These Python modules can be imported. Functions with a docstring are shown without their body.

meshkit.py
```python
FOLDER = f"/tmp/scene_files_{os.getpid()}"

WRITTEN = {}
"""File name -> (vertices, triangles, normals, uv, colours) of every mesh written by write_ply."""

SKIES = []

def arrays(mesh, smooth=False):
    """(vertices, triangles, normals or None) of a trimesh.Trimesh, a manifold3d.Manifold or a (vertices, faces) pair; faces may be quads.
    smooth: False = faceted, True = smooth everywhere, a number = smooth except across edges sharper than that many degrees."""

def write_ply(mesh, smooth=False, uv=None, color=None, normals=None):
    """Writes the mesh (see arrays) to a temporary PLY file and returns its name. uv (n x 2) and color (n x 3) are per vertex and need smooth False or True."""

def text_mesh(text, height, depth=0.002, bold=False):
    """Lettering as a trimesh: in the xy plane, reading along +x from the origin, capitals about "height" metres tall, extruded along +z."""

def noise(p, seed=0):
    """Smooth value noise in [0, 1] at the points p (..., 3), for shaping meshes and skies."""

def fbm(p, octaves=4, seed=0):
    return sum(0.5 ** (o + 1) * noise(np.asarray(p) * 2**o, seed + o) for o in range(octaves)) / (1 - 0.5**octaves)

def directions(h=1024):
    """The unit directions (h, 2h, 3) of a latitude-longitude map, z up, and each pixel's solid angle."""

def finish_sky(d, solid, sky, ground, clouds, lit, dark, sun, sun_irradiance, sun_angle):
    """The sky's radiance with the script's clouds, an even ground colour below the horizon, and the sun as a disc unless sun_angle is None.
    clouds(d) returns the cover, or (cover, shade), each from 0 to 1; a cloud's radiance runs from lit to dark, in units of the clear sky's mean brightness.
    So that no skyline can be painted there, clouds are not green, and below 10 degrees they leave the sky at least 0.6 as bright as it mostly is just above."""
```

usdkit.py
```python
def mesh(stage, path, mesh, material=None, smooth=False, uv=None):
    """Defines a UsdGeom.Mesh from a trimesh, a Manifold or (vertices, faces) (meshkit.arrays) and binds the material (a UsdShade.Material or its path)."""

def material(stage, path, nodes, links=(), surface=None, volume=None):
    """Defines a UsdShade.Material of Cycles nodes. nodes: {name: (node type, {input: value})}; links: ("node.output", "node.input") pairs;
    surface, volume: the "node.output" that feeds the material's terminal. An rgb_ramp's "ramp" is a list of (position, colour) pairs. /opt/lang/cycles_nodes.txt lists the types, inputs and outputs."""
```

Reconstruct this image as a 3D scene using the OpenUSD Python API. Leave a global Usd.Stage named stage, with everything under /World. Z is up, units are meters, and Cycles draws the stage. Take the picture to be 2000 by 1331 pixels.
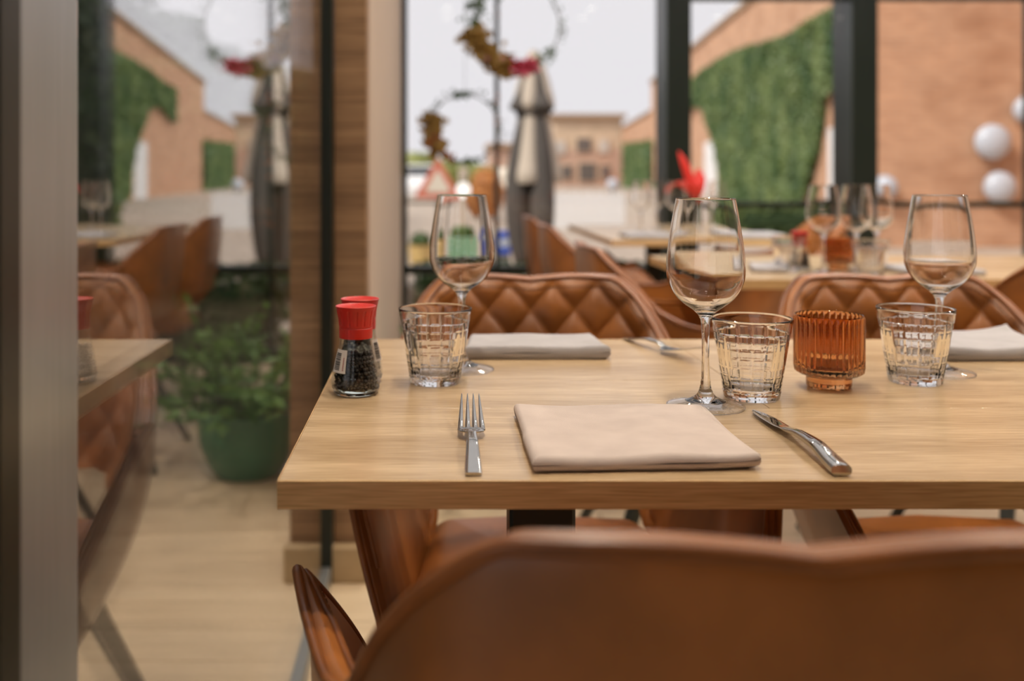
import math, random
import numpy as np, trimesh, manifold3d, usdkit, meshkit
from scipy.interpolate import PchipInterpolator
from pxr import Gf, Sdf, Usd, UsdGeom, UsdLux, UsdShade

# ------------------------------------------------------------------ stage, camera, sky, exposure
stage = Usd.Stage.CreateInMemory()
UsdGeom.SetStageUpAxis(stage, 'Z'); UsdGeom.SetStageMetersPerUnit(stage, 1.0)
UsdGeom.Xform.Define(stage, '/World'); UsdGeom.Scope.Define(stage, '/World/Looks')
F, CX, CY, CZ = 1944.0, 843.0, 343.0, 0.995          # focal length and principal point in pixels of 2000 x 1331; eye height
cam = UsdGeom.Camera.Define(stage, '/World/camera')
cam.AddTranslateOp().Set(Gf.Vec3d(0, 0, CZ)); cam.AddRotateXOp().Set(90.0)
cam.CreateHorizontalApertureAttr(36.0); cam.CreateVerticalApertureAttr(36.0 * 1331 / 2000)
cam.CreateFocalLengthAttr(36.0 * F / 2000)
cam.CreateHorizontalApertureOffsetAttr((1000 - CX) / 2000 * 36); cam.CreateVerticalApertureOffsetAttr(-(665.5 - CY) / 2000 * 36)
cam.CreateFStopAttr(3.2); cam.CreateFocusDistanceAttr(0.98); cam.CreateClippingRangeAttr(Gf.Vec2f(0.05, 1000))
cam.CreateExposureAttr(0.0)
SKY = 0.335
dome = UsdLux.DomeLight.Define(stage, '/World/sky'); dome.CreateIntensityAttr(SKY); dome.CreateColorAttr(Gf.Vec3f(0.83, 0.81, 0.84))
LAMP = 38.0
sun = UsdLux.DistantLight.Define(stage, '/World/hazy_sun'); sun.CreateAngleAttr(16.0); sun.CreateIntensityAttr(15.0); sun.CreateColorAttr(Gf.Vec3f(1.0, 0.95, 0.87)); sun.AddRotateZOp().Set(-58.0); sun.AddRotateXOp().Set(44.0)

rng = np.random.default_rng(7); rnd = random.Random(7)

def PX(px, d): return (px - CX) * d / F               # where a ray met the room while measuring the photograph
def PZ(py, d): return CZ - (py - CY) * d / F

# ------------------------------------------------------------------ materials
MAT = {}
def material(name, nodes, links, surface):
    MAT[name] = usdkit.material(stage, '/World/Looks/' + name, nodes, links, surface=surface); return MAT[name]

def plain(name, color, rough=0.5, metallic=0.0, **kw):
    return material(name, {'p': ('principled_bsdf', dict(base_color=color, roughness=rough, metallic=metallic, **kw))}, [], 'p.BSDF')

def noisy(name, c1, c2, scale, rough=0.5, stretch=(1, 1, 1), detail=4, bump=0.0, lo=0.35, hi=0.65, bscale=None, island=0.0, pos=True, **kw):
    """Two colours mixed by noise; island: how far each separate piece varies in brightness."""
    n = {'g': ('geometry', {}), 'tc': ('texture_coordinate', {}), 'm': ('mapping', {'scale': tuple(s * scale for s in stretch)}), 'n': ('noise_texture', {'scale': 1.0, 'detail': detail}),
         'r': ('rgb_ramp', {'ramp': [(lo, c1), (hi, c2)]}), 'p': ('principled_bsdf', dict(roughness=rough, **kw))}
    l = [('g.position' if pos else 'tc.object', 'm.vector'), ('m.vector', 'n.vector'), ('n.fac', 'r.fac')]
    out = 'r.color'
    if island:
        n['v'] = ('map_range', {'from_min': 0.0, 'from_max': 1.0, 'to_min': 1 - island, 'to_max': 1 + island})
        n['h'] = ('hsv', {})
        l += [('g.random_per_island', 'v.value'), ('v.result', 'h.value'), (out, 'h.color')]; out = 'h.color'
    l += [(out, 'p.base_color')]
    if bump:
        n['b'] = ('bump', {'strength': bump, 'distance': 0.002})
        src = 'n.fac'
        if bscale:
            n['m2'] = ('mapping', {'scale': tuple(s * bscale for s in stretch)}); n['n2'] = ('noise_texture', {'scale': 1.0, 'detail': 3})
            l += [('g.position' if pos else 'tc.object', 'm2.vector'), ('m2.vector', 'n2.vector')]; src = 'n2.fac'
        l += [(src, 'b.height'), ('b.normal', 'p.normal')]
    return material(name, n, l, 'p.BSDF')

def wood(name, dark, light, along='x', rough=0.4, grain=60.0, island=0.0, bump=0.15, streak=6.0):
    """Long grain: fine lines drawn out along one axis plus broad streaks."""
    ax = {'x': 0, 'y': 1, 'z': 2}[along]
    sc = [1.0, 1.0, 1.0]; sc[ax] = 0.035
    s1, s2 = tuple(grain * 9 * c for c in sc), tuple(streak * 3 * c * (2.2 if i == ax else 1) for i, c in enumerate(sc))
    n = {'g': ('geometry', {}), 'm': ('mapping', {'scale': s1}), 'm2': ('mapping', {'scale': s2}), 'n': ('noise_texture', {'scale': 1.0, 'detail': 3, 'distortion': 0.3}),
         'n2': ('noise_texture', {'scale': 1.0, 'detail': 4, 'distortion': 0.6}), 'f': ('mix_float', {'fac': 0.5}), 'r': ('rgb_ramp', {'ramp': [(0.33, dark), (0.52, tuple((a + b) / 2 for a, b in zip(dark, light))), (0.68, light)]}),
         'v': ('map_range', {'to_min': 1 - island, 'to_max': 1 + island}), 'h': ('hsv', {}), 'b': ('bump', {'strength': bump, 'distance': 0.001}), 'p': ('principled_bsdf', {'roughness': rough})}
    l = [('g.position', 'm.vector'), ('g.position', 'm2.vector'), ('m.vector', 'n.vector'), ('m2.vector', 'n2.vector'), ('n.fac', 'f.a'), ('n2.fac', 'f.b'), ('f.result', 'r.fac'),
         ('g.random_per_island', 'v.value'), ('v.result', 'h.value'), ('r.color', 'h.color'), ('h.color', 'p.base_color'), ('n.fac', 'b.height'), ('b.normal', 'p.normal')]
    return material(name, n, l, 'p.BSDF')

def pane(name, ior=1.5, tint=(1, 1, 1)):
    """A flat sheet: daylight passes, each of its two faces mirrors as glass does."""
    return material(name, {'g': ('geometry', {}), 'i': ('math', {'math_type': 'multiply_add', 'value2': 1 / ior - ior, 'value3': ior}), 'f': ('fresnel', {}), 't': ('transparent_bsdf', {'color': tint}),
                           'r': ('glossy_bsdf', {'roughness': 0.0, 'color': (1, 1, 1)}), 'x': ('mix_closure', {})},
                    [('g.backfacing', 'i.value1'), ('i.value', 'f.IOR'), ('f.fac', 'x.fac'), ('t.BSDF', 'x.closure1'), ('r.BSDF', 'x.closure2')], 'x.closure')

def leafy(name, c1, c2, rough=0.45, trans=0.35, patch=1.0):
    return material(name, {'g': ('geometry', {}), 'm': ('mapping', {'scale': (patch,) * 3}), 'n': ('noise_texture', {'scale': 1.0, 'detail': 3}), 'k': ('map_range', {'from_min': 0.3, 'from_max': 0.7, 'to_min': 0.0, 'to_max': 1.0}), 'f': ('mix_float', {'fac': 0.55}),
                           'r': ('rgb_ramp', {'ramp': [(0.0, c1), (1.0, c2)]}), 'p': ('principled_bsdf', {'roughness': rough}), 't': ('translucent_bsdf', {}), 'x': ('mix_closure', {'fac': trans})},
                    [('g.position', 'm.vector'), ('m.vector', 'n.vector'), ('n.fac', 'k.value'), ('g.random_per_island', 'f.a'), ('k.result', 'f.b'), ('f.result', 'r.fac'), ('r.color', 'p.base_color'), ('r.color', 't.color'), ('p.BSDF', 'x.closure1'), ('t.BSDF', 'x.closure2')], 'x.closure')

wood('oak_top', (0.38, 0.245, 0.12), (0.80, 0.60, 0.375), rough=0.24, island=0.07, bump=0.25)
wood('oak_edge', (0.50, 0.30, 0.12), (0.92, 0.65, 0.33), rough=0.4, grain=70)
wood('floor_oak', (0.60, 0.45, 0.28), (0.84, 0.67, 0.45), rough=0.45, grain=30, island=0.10, bump=0.1)
wood('deck_oak', (0.20, 0.14, 0.08), (0.32, 0.235, 0.14), rough=0.6, grain=30, island=0.10, bump=0.1)
wood('post_wood', (0.15, 0.078, 0.035), (0.38, 0.225, 0.115), along='x', rough=0.75, grain=18, bump=0.8)
wood('wall_wood', (0.46, 0.355, 0.275), (0.64, 0.515, 0.41), along='z', rough=0.7, grain=18, bump=0.3)
wood('sill_wood', (0.36, 0.25, 0.13), (0.52, 0.38, 0.22), along='x', rough=0.6)
noisy('leather', (0.23, 0.078, 0.016), (0.44, 0.155, 0.032), 7, rough=0.33, detail=6, bump=0.25, bscale=900, coat_weight=0.25, coat_roughness=0.28, pos=False)
noisy('leather_seam', (0.17, 0.055, 0.014), (0.31, 0.105, 0.026), 12, rough=0.34, pos=False)
plain('thread', (0.10, 0.045, 0.02), 0.8)
plain('black_metal', (0.016, 0.02, 0.016), 0.38)
plain('frame_black', (0.010, 0.014, 0.010), 0.32)
plain('rail_grey', (0.30, 0.31, 0.30), 0.4, 0.6)
noisy('stile_metal', (0.42, 0.47, 0.50), (0.48, 0.53, 0.57), 400, rough=0.33, stretch=(1, 1, .02), metallic=0.8)
plain('steel', (0.46, 0.44, 0.40), 0.08, 1.0)
plain('steel_blade', (0.60, 0.60, 0.58), 0.05, 1.0)
plain('glass', (1, 1, 1), 0.0, transmission_weight=1.0, ior=1.5)
plain('jar_glass', (0.95, 1.0, 0.96), 0.0, transmission_weight=1.0, ior=1.5)
plain('amber_glass', (0.70, 0.34, 0.145), 0.02, transmission_weight=1.0, ior=1.5)
plain('red_plastic', (0.62, 0.018, 0.010), 0.32)
material('peppercorn', {'g': ('geometry', {}), 'r': ('rgb_ramp', {'ramp': [(0, (0.03, 0.02, 0.014)), (0.4, (0.11, 0.062, 0.034)), (0.75, (0.30, 0.17, 0.08)), (1, (0.65, 0.45, 0.27))]}), 'p': ('principled_bsdf', {'roughness': 0.55})},
         [('g.random_per_island', 'r.fac'), ('r.color', 'p.base_color')], 'p.BSDF')
plain('salt', (0.72, 0.66, 0.60), 0.5)
plain('sticker', (0.80, 0.74, 0.69), 0.6)
plain('ink_black', (0.015, 0.015, 0.015), 0.6)
plain('ink_red', (0.45, 0.05, 0.03), 0.6)
plain('ink_green', (0.03, 0.16, 0.06), 0.6)
noisy('linen_warm', (0.565, 0.475, 0.43), (0.62, 0.525, 0.475), 30, rough=0.9, bump=0.25, bscale=1500)
noisy('linen_white', (0.42, 0.405, 0.42), (0.465, 0.45, 0.465), 30, rough=0.9, bump=0.25, bscale=1500)
plain('wax', (0.80, 0.62, 0.42), 0.5, subsurface_weight=0.3)
plain('tin', (0.65, 0.64, 0.62), 0.3, 1.0)
plain('pot_glaze', (0.06, 0.19, 0.11), 0.22)
noisy('soil', (0.03, 0.02, 0.012), (0.07, 0.045, 0.03), 60, rough=0.95)
leafy('fern_leaf', (0.06, 0.17, 0.03), (0.26, 0.42, 0.10), patch=9)
leafy('ivy_leaf', (0.035, 0.10, 0.025), (0.40, 0.47, 0.17), patch=0.8)
leafy('hedge_leaf', (0.04, 0.10, 0.025), (0.16, 0.24, 0.07), trans=0.2)
leafy('tree_leaf', (0.32, 0.36, 0.10), (0.62, 0.62, 0.25))
leafy('orange_leaf', (0.62, 0.26, 0.07), (0.85, 0.45, 0.16))
leafy('olive_leaf', (0.36, 0.23, 0.06), (0.66, 0.42, 0.13), patch=25)
leafy('dry_leaf', (0.42, 0.13, 0.05), (0.66, 0.30, 0.09), patch=25)
plain('magenta_petal', (0.55, 0.05, 0.10), 0.6)
plain('pink_petal', (0.60, 0.30, 0.28), 0.6)
plain('red_petal', (0.70, 0.035, 0.025), 0.45)
plain('twig', (0.10, 0.08, 0.06), 0.8)
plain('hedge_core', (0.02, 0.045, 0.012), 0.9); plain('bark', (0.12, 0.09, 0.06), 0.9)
plain('canvas_cream', (0.62, 0.52, 0.42), 0.9)
plain('canvas_grey', (0.10, 0.085, 0.075), 0.9)
plain('plaster', (0.40, 0.36, 0.31), 0.9)
plain('ceiling_paint', (0.24, 0.20, 0.16), 0.9)
plain('plaster_dark', (0.07, 0.055, 0.04), 0.9)
noisy('paving', (0.36, 0.29, 0.23), (0.46, 0.38, 0.31), 3, rough=0.9)
plain('white_paint', (0.82, 0.82, 0.82), 0.5)
plain('white_enamel', (0.52, 0.56, 0.63), 0.3)
plain('sign_red', (0.66, 0.20, 0.13), 0.5)
plain('sign_cream', (0.78, 0.70, 0.58), 0.5)
plain('sign_blue', (0.03, 0.10, 0.55), 0.4)
plain('yellow_paint', (0.72, 0.50, 0.20), 0.5)
plain('green_paint', (0.22, 0.40, 0.24), 0.5)
plain('car_glass', (0.03, 0.035, 0.04), 0.08)
plain('rubber', (0.02, 0.02, 0.02), 0.8)
plain('tail_orange', (0.85, 0.30, 0.10), 0.4)
noisy('facade_cream', (0.56, 0.42, 0.29), (0.66, 0.50, 0.36), 1.5, rough=0.9)
noisy('facade_pink', (0.48, 0.31, 0.23), (0.58, 0.39, 0.30), 1.5, rough=0.9)
plain('roof_brown', (0.36, 0.24, 0.15), 0.9)
plain('window_dark', (0.15, 0.13, 0.12), 0.15); plain('window_pale', (0.58, 0.54, 0.50), 0.3)
plain('pale_chair', (0.62, 0.58, 0.52), 0.8)
material('lamp_glow', {'e': ('emission', {'color': (1.0, 0.66, 0.36), 'strength': 60.0})}, [], 'e.emission')
material('globe_glow', {'e': ('emission', {'color': (1.0, 0.95, 0.88), 'strength': 1.6})}, [], 'e.emission')
pane('clear_pane', 1.5); pane('foot_glass', 1.42); pane('jar_wall', 1.5, (0.975, 0.985, 0.975)); pane('coated_pane', 2.1); pane('roof_pane', 1.45)
# brick: courses laid in the wall's own plane (local y along the wall, z up)
material('brick', {'tc': ('texture_coordinate', {}), 's': ('separate_xyz', {}), 'c': ('combine_xyz', {}), 'b': ('brick_texture', {'scale': 1.0, 'brick_width': 0.22, 'row_height': 0.068, 'mortar_size': 0.008, 'color1': (0.50, 0.25, 0.13), 'color2': (0.62, 0.33, 0.18), 'mortar': (0.58, 0.44, 0.34), 'bias': 0.0}),
                   'm': ('mapping', {'scale': (0.5, 0.5, 0.9)}), 'n': ('noise_texture', {'scale': 1.4, 'detail': 5, 'roughness': 0.6}), 'r': ('rgb_ramp', {'ramp': [(0.3, (0.72, 0.62, 0.55)), (0.5, (1, 1, 1)), (0.72, (1.12, 1.08, 1.05))]}),
                   'x': ('mix', {'mix_type': 'multiply', 'fac': 1.0}), 'bu': ('bump', {'strength': 0.4, 'distance': 0.01}), 'p': ('principled_bsdf', {'roughness': 0.9})},
         [('tc.object', 's.vector'), ('s.y', 'c.x'), ('s.z', 'c.y'), ('c.vector', 'b.vector'), ('tc.object', 'm.vector'), ('m.vector', 'n.vector'), ('n.fac', 'r.fac'), ('b.color', 'x.color1'), ('r.color', 'x.color2'), ('x.color', 'p.base_color'),
          ('b.fac', 'bu.height'), ('bu.normal', 'p.normal')], 'p.BSDF')

# ------------------------------------------------------------------ prims
used = {}
def numbered(parent, name):
    k = used.setdefault(parent, {}); n = k.get(name, 0); k[name] = n + 1
    return name if n == 0 else f'{name}_{n:03d}'

def tag(p, label=None, cat=None, group=None, kind=None):
    p = p.GetPrim() if hasattr(p, 'GetPrim') else p
    for k, v in (('label', label), ('category', cat), ('group', group), ('kind', kind)):
        if v: p.SetCustomDataByKey(k, v)
    return p

def thing(name, label, cat, loc=(0, 0, 0), rz=0.0, group=None, kind=None):
    x = UsdGeom.Xform.Define(stage, '/World/' + numbered('/World', name))
    x.AddTranslateOp().Set(Gf.Vec3d(*map(float, loc))); x.AddRotateZOp().Set(float(rz))
    return tag(x, label, cat, group, kind)

def part(parent, name, mesh, mat, smooth=35, label=None, kind=None):
    base = str(parent.GetPath()) if parent is not None else '/World'
    m = usdkit.mesh(stage, base + '/' + numbered(base, name), mesh, MAT[mat], smooth)
    return tag(m, label=label, kind=kind)

def struct(name, mesh, mat, smooth=False):
    return part(None, name, mesh, mat, smooth, kind='structure')

def copy(first, loc, rz=0.0, label=None, group=None, name=None):
    base = name or first.GetName()
    x = UsdGeom.Xform.Define(stage, '/World/' + numbered('/World', base))
    x.AddTranslateOp().Set(Gf.Vec3d(*map(float, loc))); x.AddRotateZOp().Set(float(rz))
    p = x.GetPrim(); p.GetReferences().AddInternalReference(first.GetPath()); p.SetInstanceable(True)
    return tag(p, label, None, group)

# ------------------------------------------------------------------ mesh helpers
def cat_(ms): return trimesh.util.concatenate([m for m in ms])
def cbox(x0, x1, y0, y1, z0, z1, b=0.002):
    """A box with chamfered edges."""
    c, h = np.array([(x0 + x1) / 2, (y0 + y1) / 2, (z0 + z1) / 2]), np.array([x1 - x0, y1 - y0, z1 - z0]) / 2
    b = min(b, h.min() * 0.45); pts = []
    for s in np.ndindex(2, 2, 2):
        sg = np.array(s) * 2 - 1
        for k in range(3):
            q = h - b; q[k] = h[k]; pts.append(c + sg * q)
    return trimesh.convex.convex_hull(np.array(pts))
def box(x0, x1, y0, y1, z0, z1):
    return trimesh.creation.box(bounds=[(x0, y0, z0), (x1, y1, z1)])
def bar(p0, p1, w0, w1=None, sides=4, turn=45):
    """A straight tapering bar between two points."""
    p0, p1 = np.array(p0, float), np.array(p1, float); w1 = w0 if w1 is None else w1
    t = (p1 - p0) / np.linalg.norm(p1 - p0); a = np.cross(t, (0, 0, 1.0) if abs(t[2]) < 0.95 else (0, 1.0, 0)); a /= np.linalg.norm(a); b = np.cross(t, a)
    ang = np.arange(sides) * 2 * np.pi / sides + np.radians(turn); k = 1 / math.cos(math.pi / sides) / 2
    ring = lambda p, w: [p + w * k * (math.cos(q) * a + math.sin(q) * b) for q in ang]
    return trimesh.convex.convex_hull(np.array(ring(p0, w0) + ring(p1, w1)))
def tube(pts, r, sides=8, close=True):
    p = np.asarray(pts, float); n = len(p); r = np.broadcast_to(r, (n,))
    t = np.gradient(p, axis=0); t /= np.linalg.norm(t, axis=1, keepdims=True) + 1e-12
    a = np.zeros_like(p); a0 = np.cross(t[0], (0, 0, 1.0) if abs(t[0][2]) < 0.9 else (1.0, 0, 0)); a[0] = a0 / np.linalg.norm(a0)
    for i in range(1, n):
        v = a[i - 1] - t[i] * np.dot(a[i - 1], t[i]); a[i] = v / (np.linalg.norm(v) + 1e-12)
    b = np.cross(t, a); ang = np.arange(sides) * 2 * np.pi / sides
    v = p[:, None] + r[:, None, None] * (np.cos(ang)[None, :, None] * a[:, None] + np.sin(ang)[None, :, None] * b[:, None])
    f = []
    for i in range(n - 1):
        for j in range(sides):
            q = (i * sides + j, i * sides + (j + 1) % sides, (i + 1) * sides + (j + 1) % sides, (i + 1) * sides + j); f += [(q[0], q[1], q[2]), (q[0], q[2], q[3])]
    v = v.reshape(-1, 3)
    if close:
        v = np.vstack([v, p[0], p[-1]]); k = len(v)
        for j in range(sides): f += [(k - 2, (j + 1) % sides, j), (k - 1, (n - 1) * sides + j, (n - 1) * sides + (j + 1) % sides)]
    return trimesh.Trimesh(v, f, process=False)
def grid(P, flip=False, wrap=False):
    """(m, n, 3) points -> mesh; wrap closes the second axis."""
    m, n = P.shape[:2]; i, j = np.meshgrid(np.arange(m - 1), np.arange(n if wrap else n - 1), indexing='ij'); j2 = (j + 1) % n
    a, b, c, d = i * n + j, i * n + j2, (i + 1) * n + j2, (i + 1) * n + j
    f = np.vstack([np.stack([a, b, c], -1).reshape(-1, 3), np.stack([a, c, d], -1).reshape(-1, 3)])
    return trimesh.Trimesh(P.reshape(-1, 3), f[:, ::-1] if flip else f, process=False)
def lathe(profile, n=72, mod=None):
    """Turns (r, z) about z; the profile runs from the bottom, outside first. mod(r, z, angle, k) may move the radius; k is the row."""
    pr = np.array(profile, float); ang = np.arange(n) * 2 * np.pi / n
    R = np.repeat(pr[:, :1], n, 1); Z = np.repeat(pr[:, 1:], n, 1)
    if mod is not None: R = mod(R, Z, ang[None, :])
    P = np.stack([R * np.cos(ang), R * np.sin(ang), Z], -1)
    m = grid(P, wrap=True); m = trimesh.Trimesh(m.vertices, m.faces, process=True); m.merge_vertices(); m.update_faces(m.nondegenerate_faces()); m.remove_unreferenced_vertices(); return m
def fine(profile, step):
    """Adds points along a profile so that no piece is longer than step."""
    out = [profile[0]]
    for a, b in zip(profile[:-1], profile[1:]):
        k = max(1, int(math.ceil(math.dist(a, b) / step)))
        out += [tuple(np.array(a) + (np.array(b) - a) * (i + 1) / k) for i in range(k)]
    return out
def spline(profile, step, sharp=()):
    """A smooth curve through the profile points."""
    p = np.array(profile, float); t = np.r_[0, np.cumsum(np.linalg.norm(np.diff(p, axis=0), axis=1))]
    q = np.linspace(0, t[-1], max(2, int(t[-1] / step)))
    return [tuple(x) for x in np.stack([PchipInterpolator(t, p[:, k])(q) for k in range(p.shape[1])], 1)]
def hull_of(centres, radii, sub=2):
    s = trimesh.creation.icosphere(sub, 1.0).vertices
    return trimesh.convex.convex_hull(np.vstack([s * r + np.array(c) for c, r in zip(centres, radii)]))
def moved(m, loc=(0, 0, 0), rz=0.0, rx=0.0, ry=0.0, s=1.0):
    m = m.copy(); T = trimesh.transformations
    M = T.translation_matrix(loc) @ T.rotation_matrix(math.radians(rz), (0, 0, 1)) @ T.rotation_matrix(math.radians(ry), (0, 1, 0)) @ T.rotation_matrix(math.radians(rx), (1, 0, 0)); M[:3, :3] *= s
    m.apply_transform(M); return m
def leaves(pos, nrm, size, seed=0, length=1.5, cup=0.25, tip=None, up=None):
    """Small pointed leaves of four triangles each at the given places, facing roughly along nrm (or pointing along tip)."""
    r = np.random.default_rng(seed); n = len(pos); pos = np.asarray(pos, float)
    nrm = np.asarray(nrm, float) / (np.linalg.norm(nrm, axis=1, keepdims=True) + 1e-9)
    t = r.normal(size=(n, 3)) if tip is None else np.asarray(tip, float); t = t - nrm * (t * nrm).sum(1, keepdims=True); t /= np.linalg.norm(t, axis=1, keepdims=True) + 1e-9
    b = np.cross(nrm, t); s = np.broadcast_to(size, (n,))[:, None] * r.uniform(0.7, 1.3, (n, 1))
    L = s * length
    v = np.stack([pos - t * L * .5, pos + b * s * .5 + nrm * s * cup * .4, pos + t * L * .5 - nrm * s * cup * .5, pos - b * s * .5 + nrm * s * cup * .4, pos + nrm * 0], 1).reshape(-1, 3)
    k = np.arange(n)[:, None, None] * 5; f = (np.array([[0, 1, 4], [1, 2, 4], [2, 3, 4], [3, 0, 4]])[None] + k).reshape(-1, 3)
    return trimesh.Trimesh(v, f, process=False)
def scatter_ball(n, c, rad, seed, shell=0.55):
    r = np.random.default_rng(seed); d = r.normal(size=(n, 3)); d /= np.linalg.norm(d, axis=1, keepdims=True)
    k = shell + (1 - shell) * r.random((n, 1)); p = d * k
    return np.array(c) + p * np.array(rad), d

# ------------------------------------------------------------------ the setting: floor, walls, glazing
XG, Y0, Y1, XR, YB = -0.2553, 2.46, 5.30, 6.0, -3.0     # glass wall plane, post, window wall, right wall, back wall
floor = struct('floor', box(-0.30, XR, YB, Y1 + 0.2, -0.15, -0.022), 'sill_wood')
r = random.Random(3); y = YB
while y < Y1 + 0.15:
    x = -0.29 - r.random() * 1.2
    while x < XR:
        L = r.uniform(1.3, 2.0); a, b = max(x, -0.29), min(x + L, XR - 0.01)
        if b - a > 0.05: part(floor, 'plank', cbox(a + .0008, b - .0008, y + .0008, y + .1792, -0.022, 0.0, 0.0015), 'floor_oak', False)
        x += L
    y += 0.18
terrace = struct('terrace', box(-2.6, -0.301, -1.0, 9.0, -0.18, -0.03), 'sill_wood')
y = -1.0
while y < 8.95:
    part(terrace, 'deck_board', cbox(-2.59, -0.31, y + .003, y + .142, -0.03, -0.004, 0.003), 'deck_oak', False); y += 0.145
struct('ground', box(-60, 90, -30, 160, -0.4, -0.19), 'paving')
st_ = struct('pavement', box(-25, 60, 9.05, 140, -0.19, -0.02), 'paving')

# the timber post that ends the glass, and the timber wall running on to the window wall
wl = struct('wall_left', box(-0.247, -0.161, Y0 + 0.10, Y1 - 0.02, 0.0, 2.6), 'wall_wood')
post = thing('timber_post', 'rough sawn brown timber post at the end of the glass wall', 'post', (-0.2, Y0 + 0.05, 0), kind='structure')
part(post, 'post_body', cbox(-0.042, 0.039, -0.05, 0.049, 0.0, 2.6, 0.003), 'post_wood', False)
part(post, 'plinth', cbox(-0.046, 0.05, -0.085, -0.051, 0.0, 0.088, 0.003), 'sill_wood', False, label='pale wooden plinth block at the foot of the post')

# the sliding glass wall on the left: grey stile, two panes with a gap, channel, rails
door = thing('door_1', 'tall glazed sliding door with grey metal stile and double glazing', 'door', (XG, 0, 0), kind='structure')
part(door, 'stile', cbox(-0.045, 0.006, 0.592, 0.703, 0.0, 2.56, 0.002), 'stile_metal', False, label='grey brushed metal door stile')
part(door, 'stile_gasket', cbox(-0.04, 0.012, 0.560, 0.5915, 0.0, 2.56, 0.002), 'frame_black', False)
part(door, 'pane', box(-0.003, 0.0, 0.703, Y0 - 0.03, 0.045, 2.53), 'coated_pane', False)
part(door, 'pane', box(-0.022, -0.019, 0.703, Y0 - 0.03, 0.045, 2.53), 'coated_pane', False)
part(door, 'edge_channel', cbox(-0.03, 0.014, Y0 - 0.045, Y0 - 0.003, 0.0, 2.56, 0.002), 'frame_black', False, label='black channel where the glass meets the post')
part(door, 'bottom_rail', cbox(-0.03, 0.012, 0.704, Y0 - 0.046, 0.0, 0.045, 0.003), 'rail_grey', False)
part(door, 'top_rail', cbox(-0.03, 0.012, 0.704, Y0 - 0.046, 2.53, 2.58, 0.003), 'frame_black', False)
part(door, 'pane', box(-0.003, 0.0, -2.9, 0.556, 0.045, 2.53), 'clear_pane', False)
part(door, 'bottom_rail', cbox(-0.03, 0.012, -2.95, 0.556, 0.0, 0.045, 0.003), 'rail_grey', False)
part(door, 'top_rail', cbox(-0.03, 0.012, -2.95, 0.556, 2.53, 2.58, 0.003), 'frame_black', False)

# the window wall at the far end
def window(k, x0, x1, extra=()):
    w = thing(f'window_{k}', None, None, (0, Y1, 0), kind='structure')
    part(w, 'frame_sill', cbox(x0, x1, -0.04, 0.06, 0.0, 0.07, 0.003), 'frame_black', False)
    part(w, 'frame_head', cbox(x0, x1, -0.04, 0.06, 2.5, 2.6, 0.003), 'frame_black', False)
    part(w, 'frame_rail', cbox(x0, x1, -0.03, 0.04, 0.470, 0.515, 0.003), 'frame_black', False)
    for z0, z1 in extra: part(w, 'glazing_bar', cbox(x0, x1, -0.02, 0.03, z0, z1, 0.003), 'frame_black', False)
    part(w, 'pane', box(x0, x1, 0.0, 0.004, 0.07, 2.5), 'clear_pane', False)
    return w
def upright(x0, x1, y0=-0.06, y1=0.20):
    part(fr, 'upright', cbox(x0, x1, Y1 + y0, Y1 + y1, 0.0, 2.6, 0.004), 'frame_black', False)
fr = thing('window_frame', 'black metal uprights of the glazed far wall', 'window frame', kind='structure')
upright(-0.160, -0.130, -0.02, 0.1); upright(0.336, 0.358, -0.03, 0.05); upright(1.237, 1.368); upright(2.214, 2.352); upright(3.262, 3.40); upright(4.3, 4.43); upright(5.87, 6.0)
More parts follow.
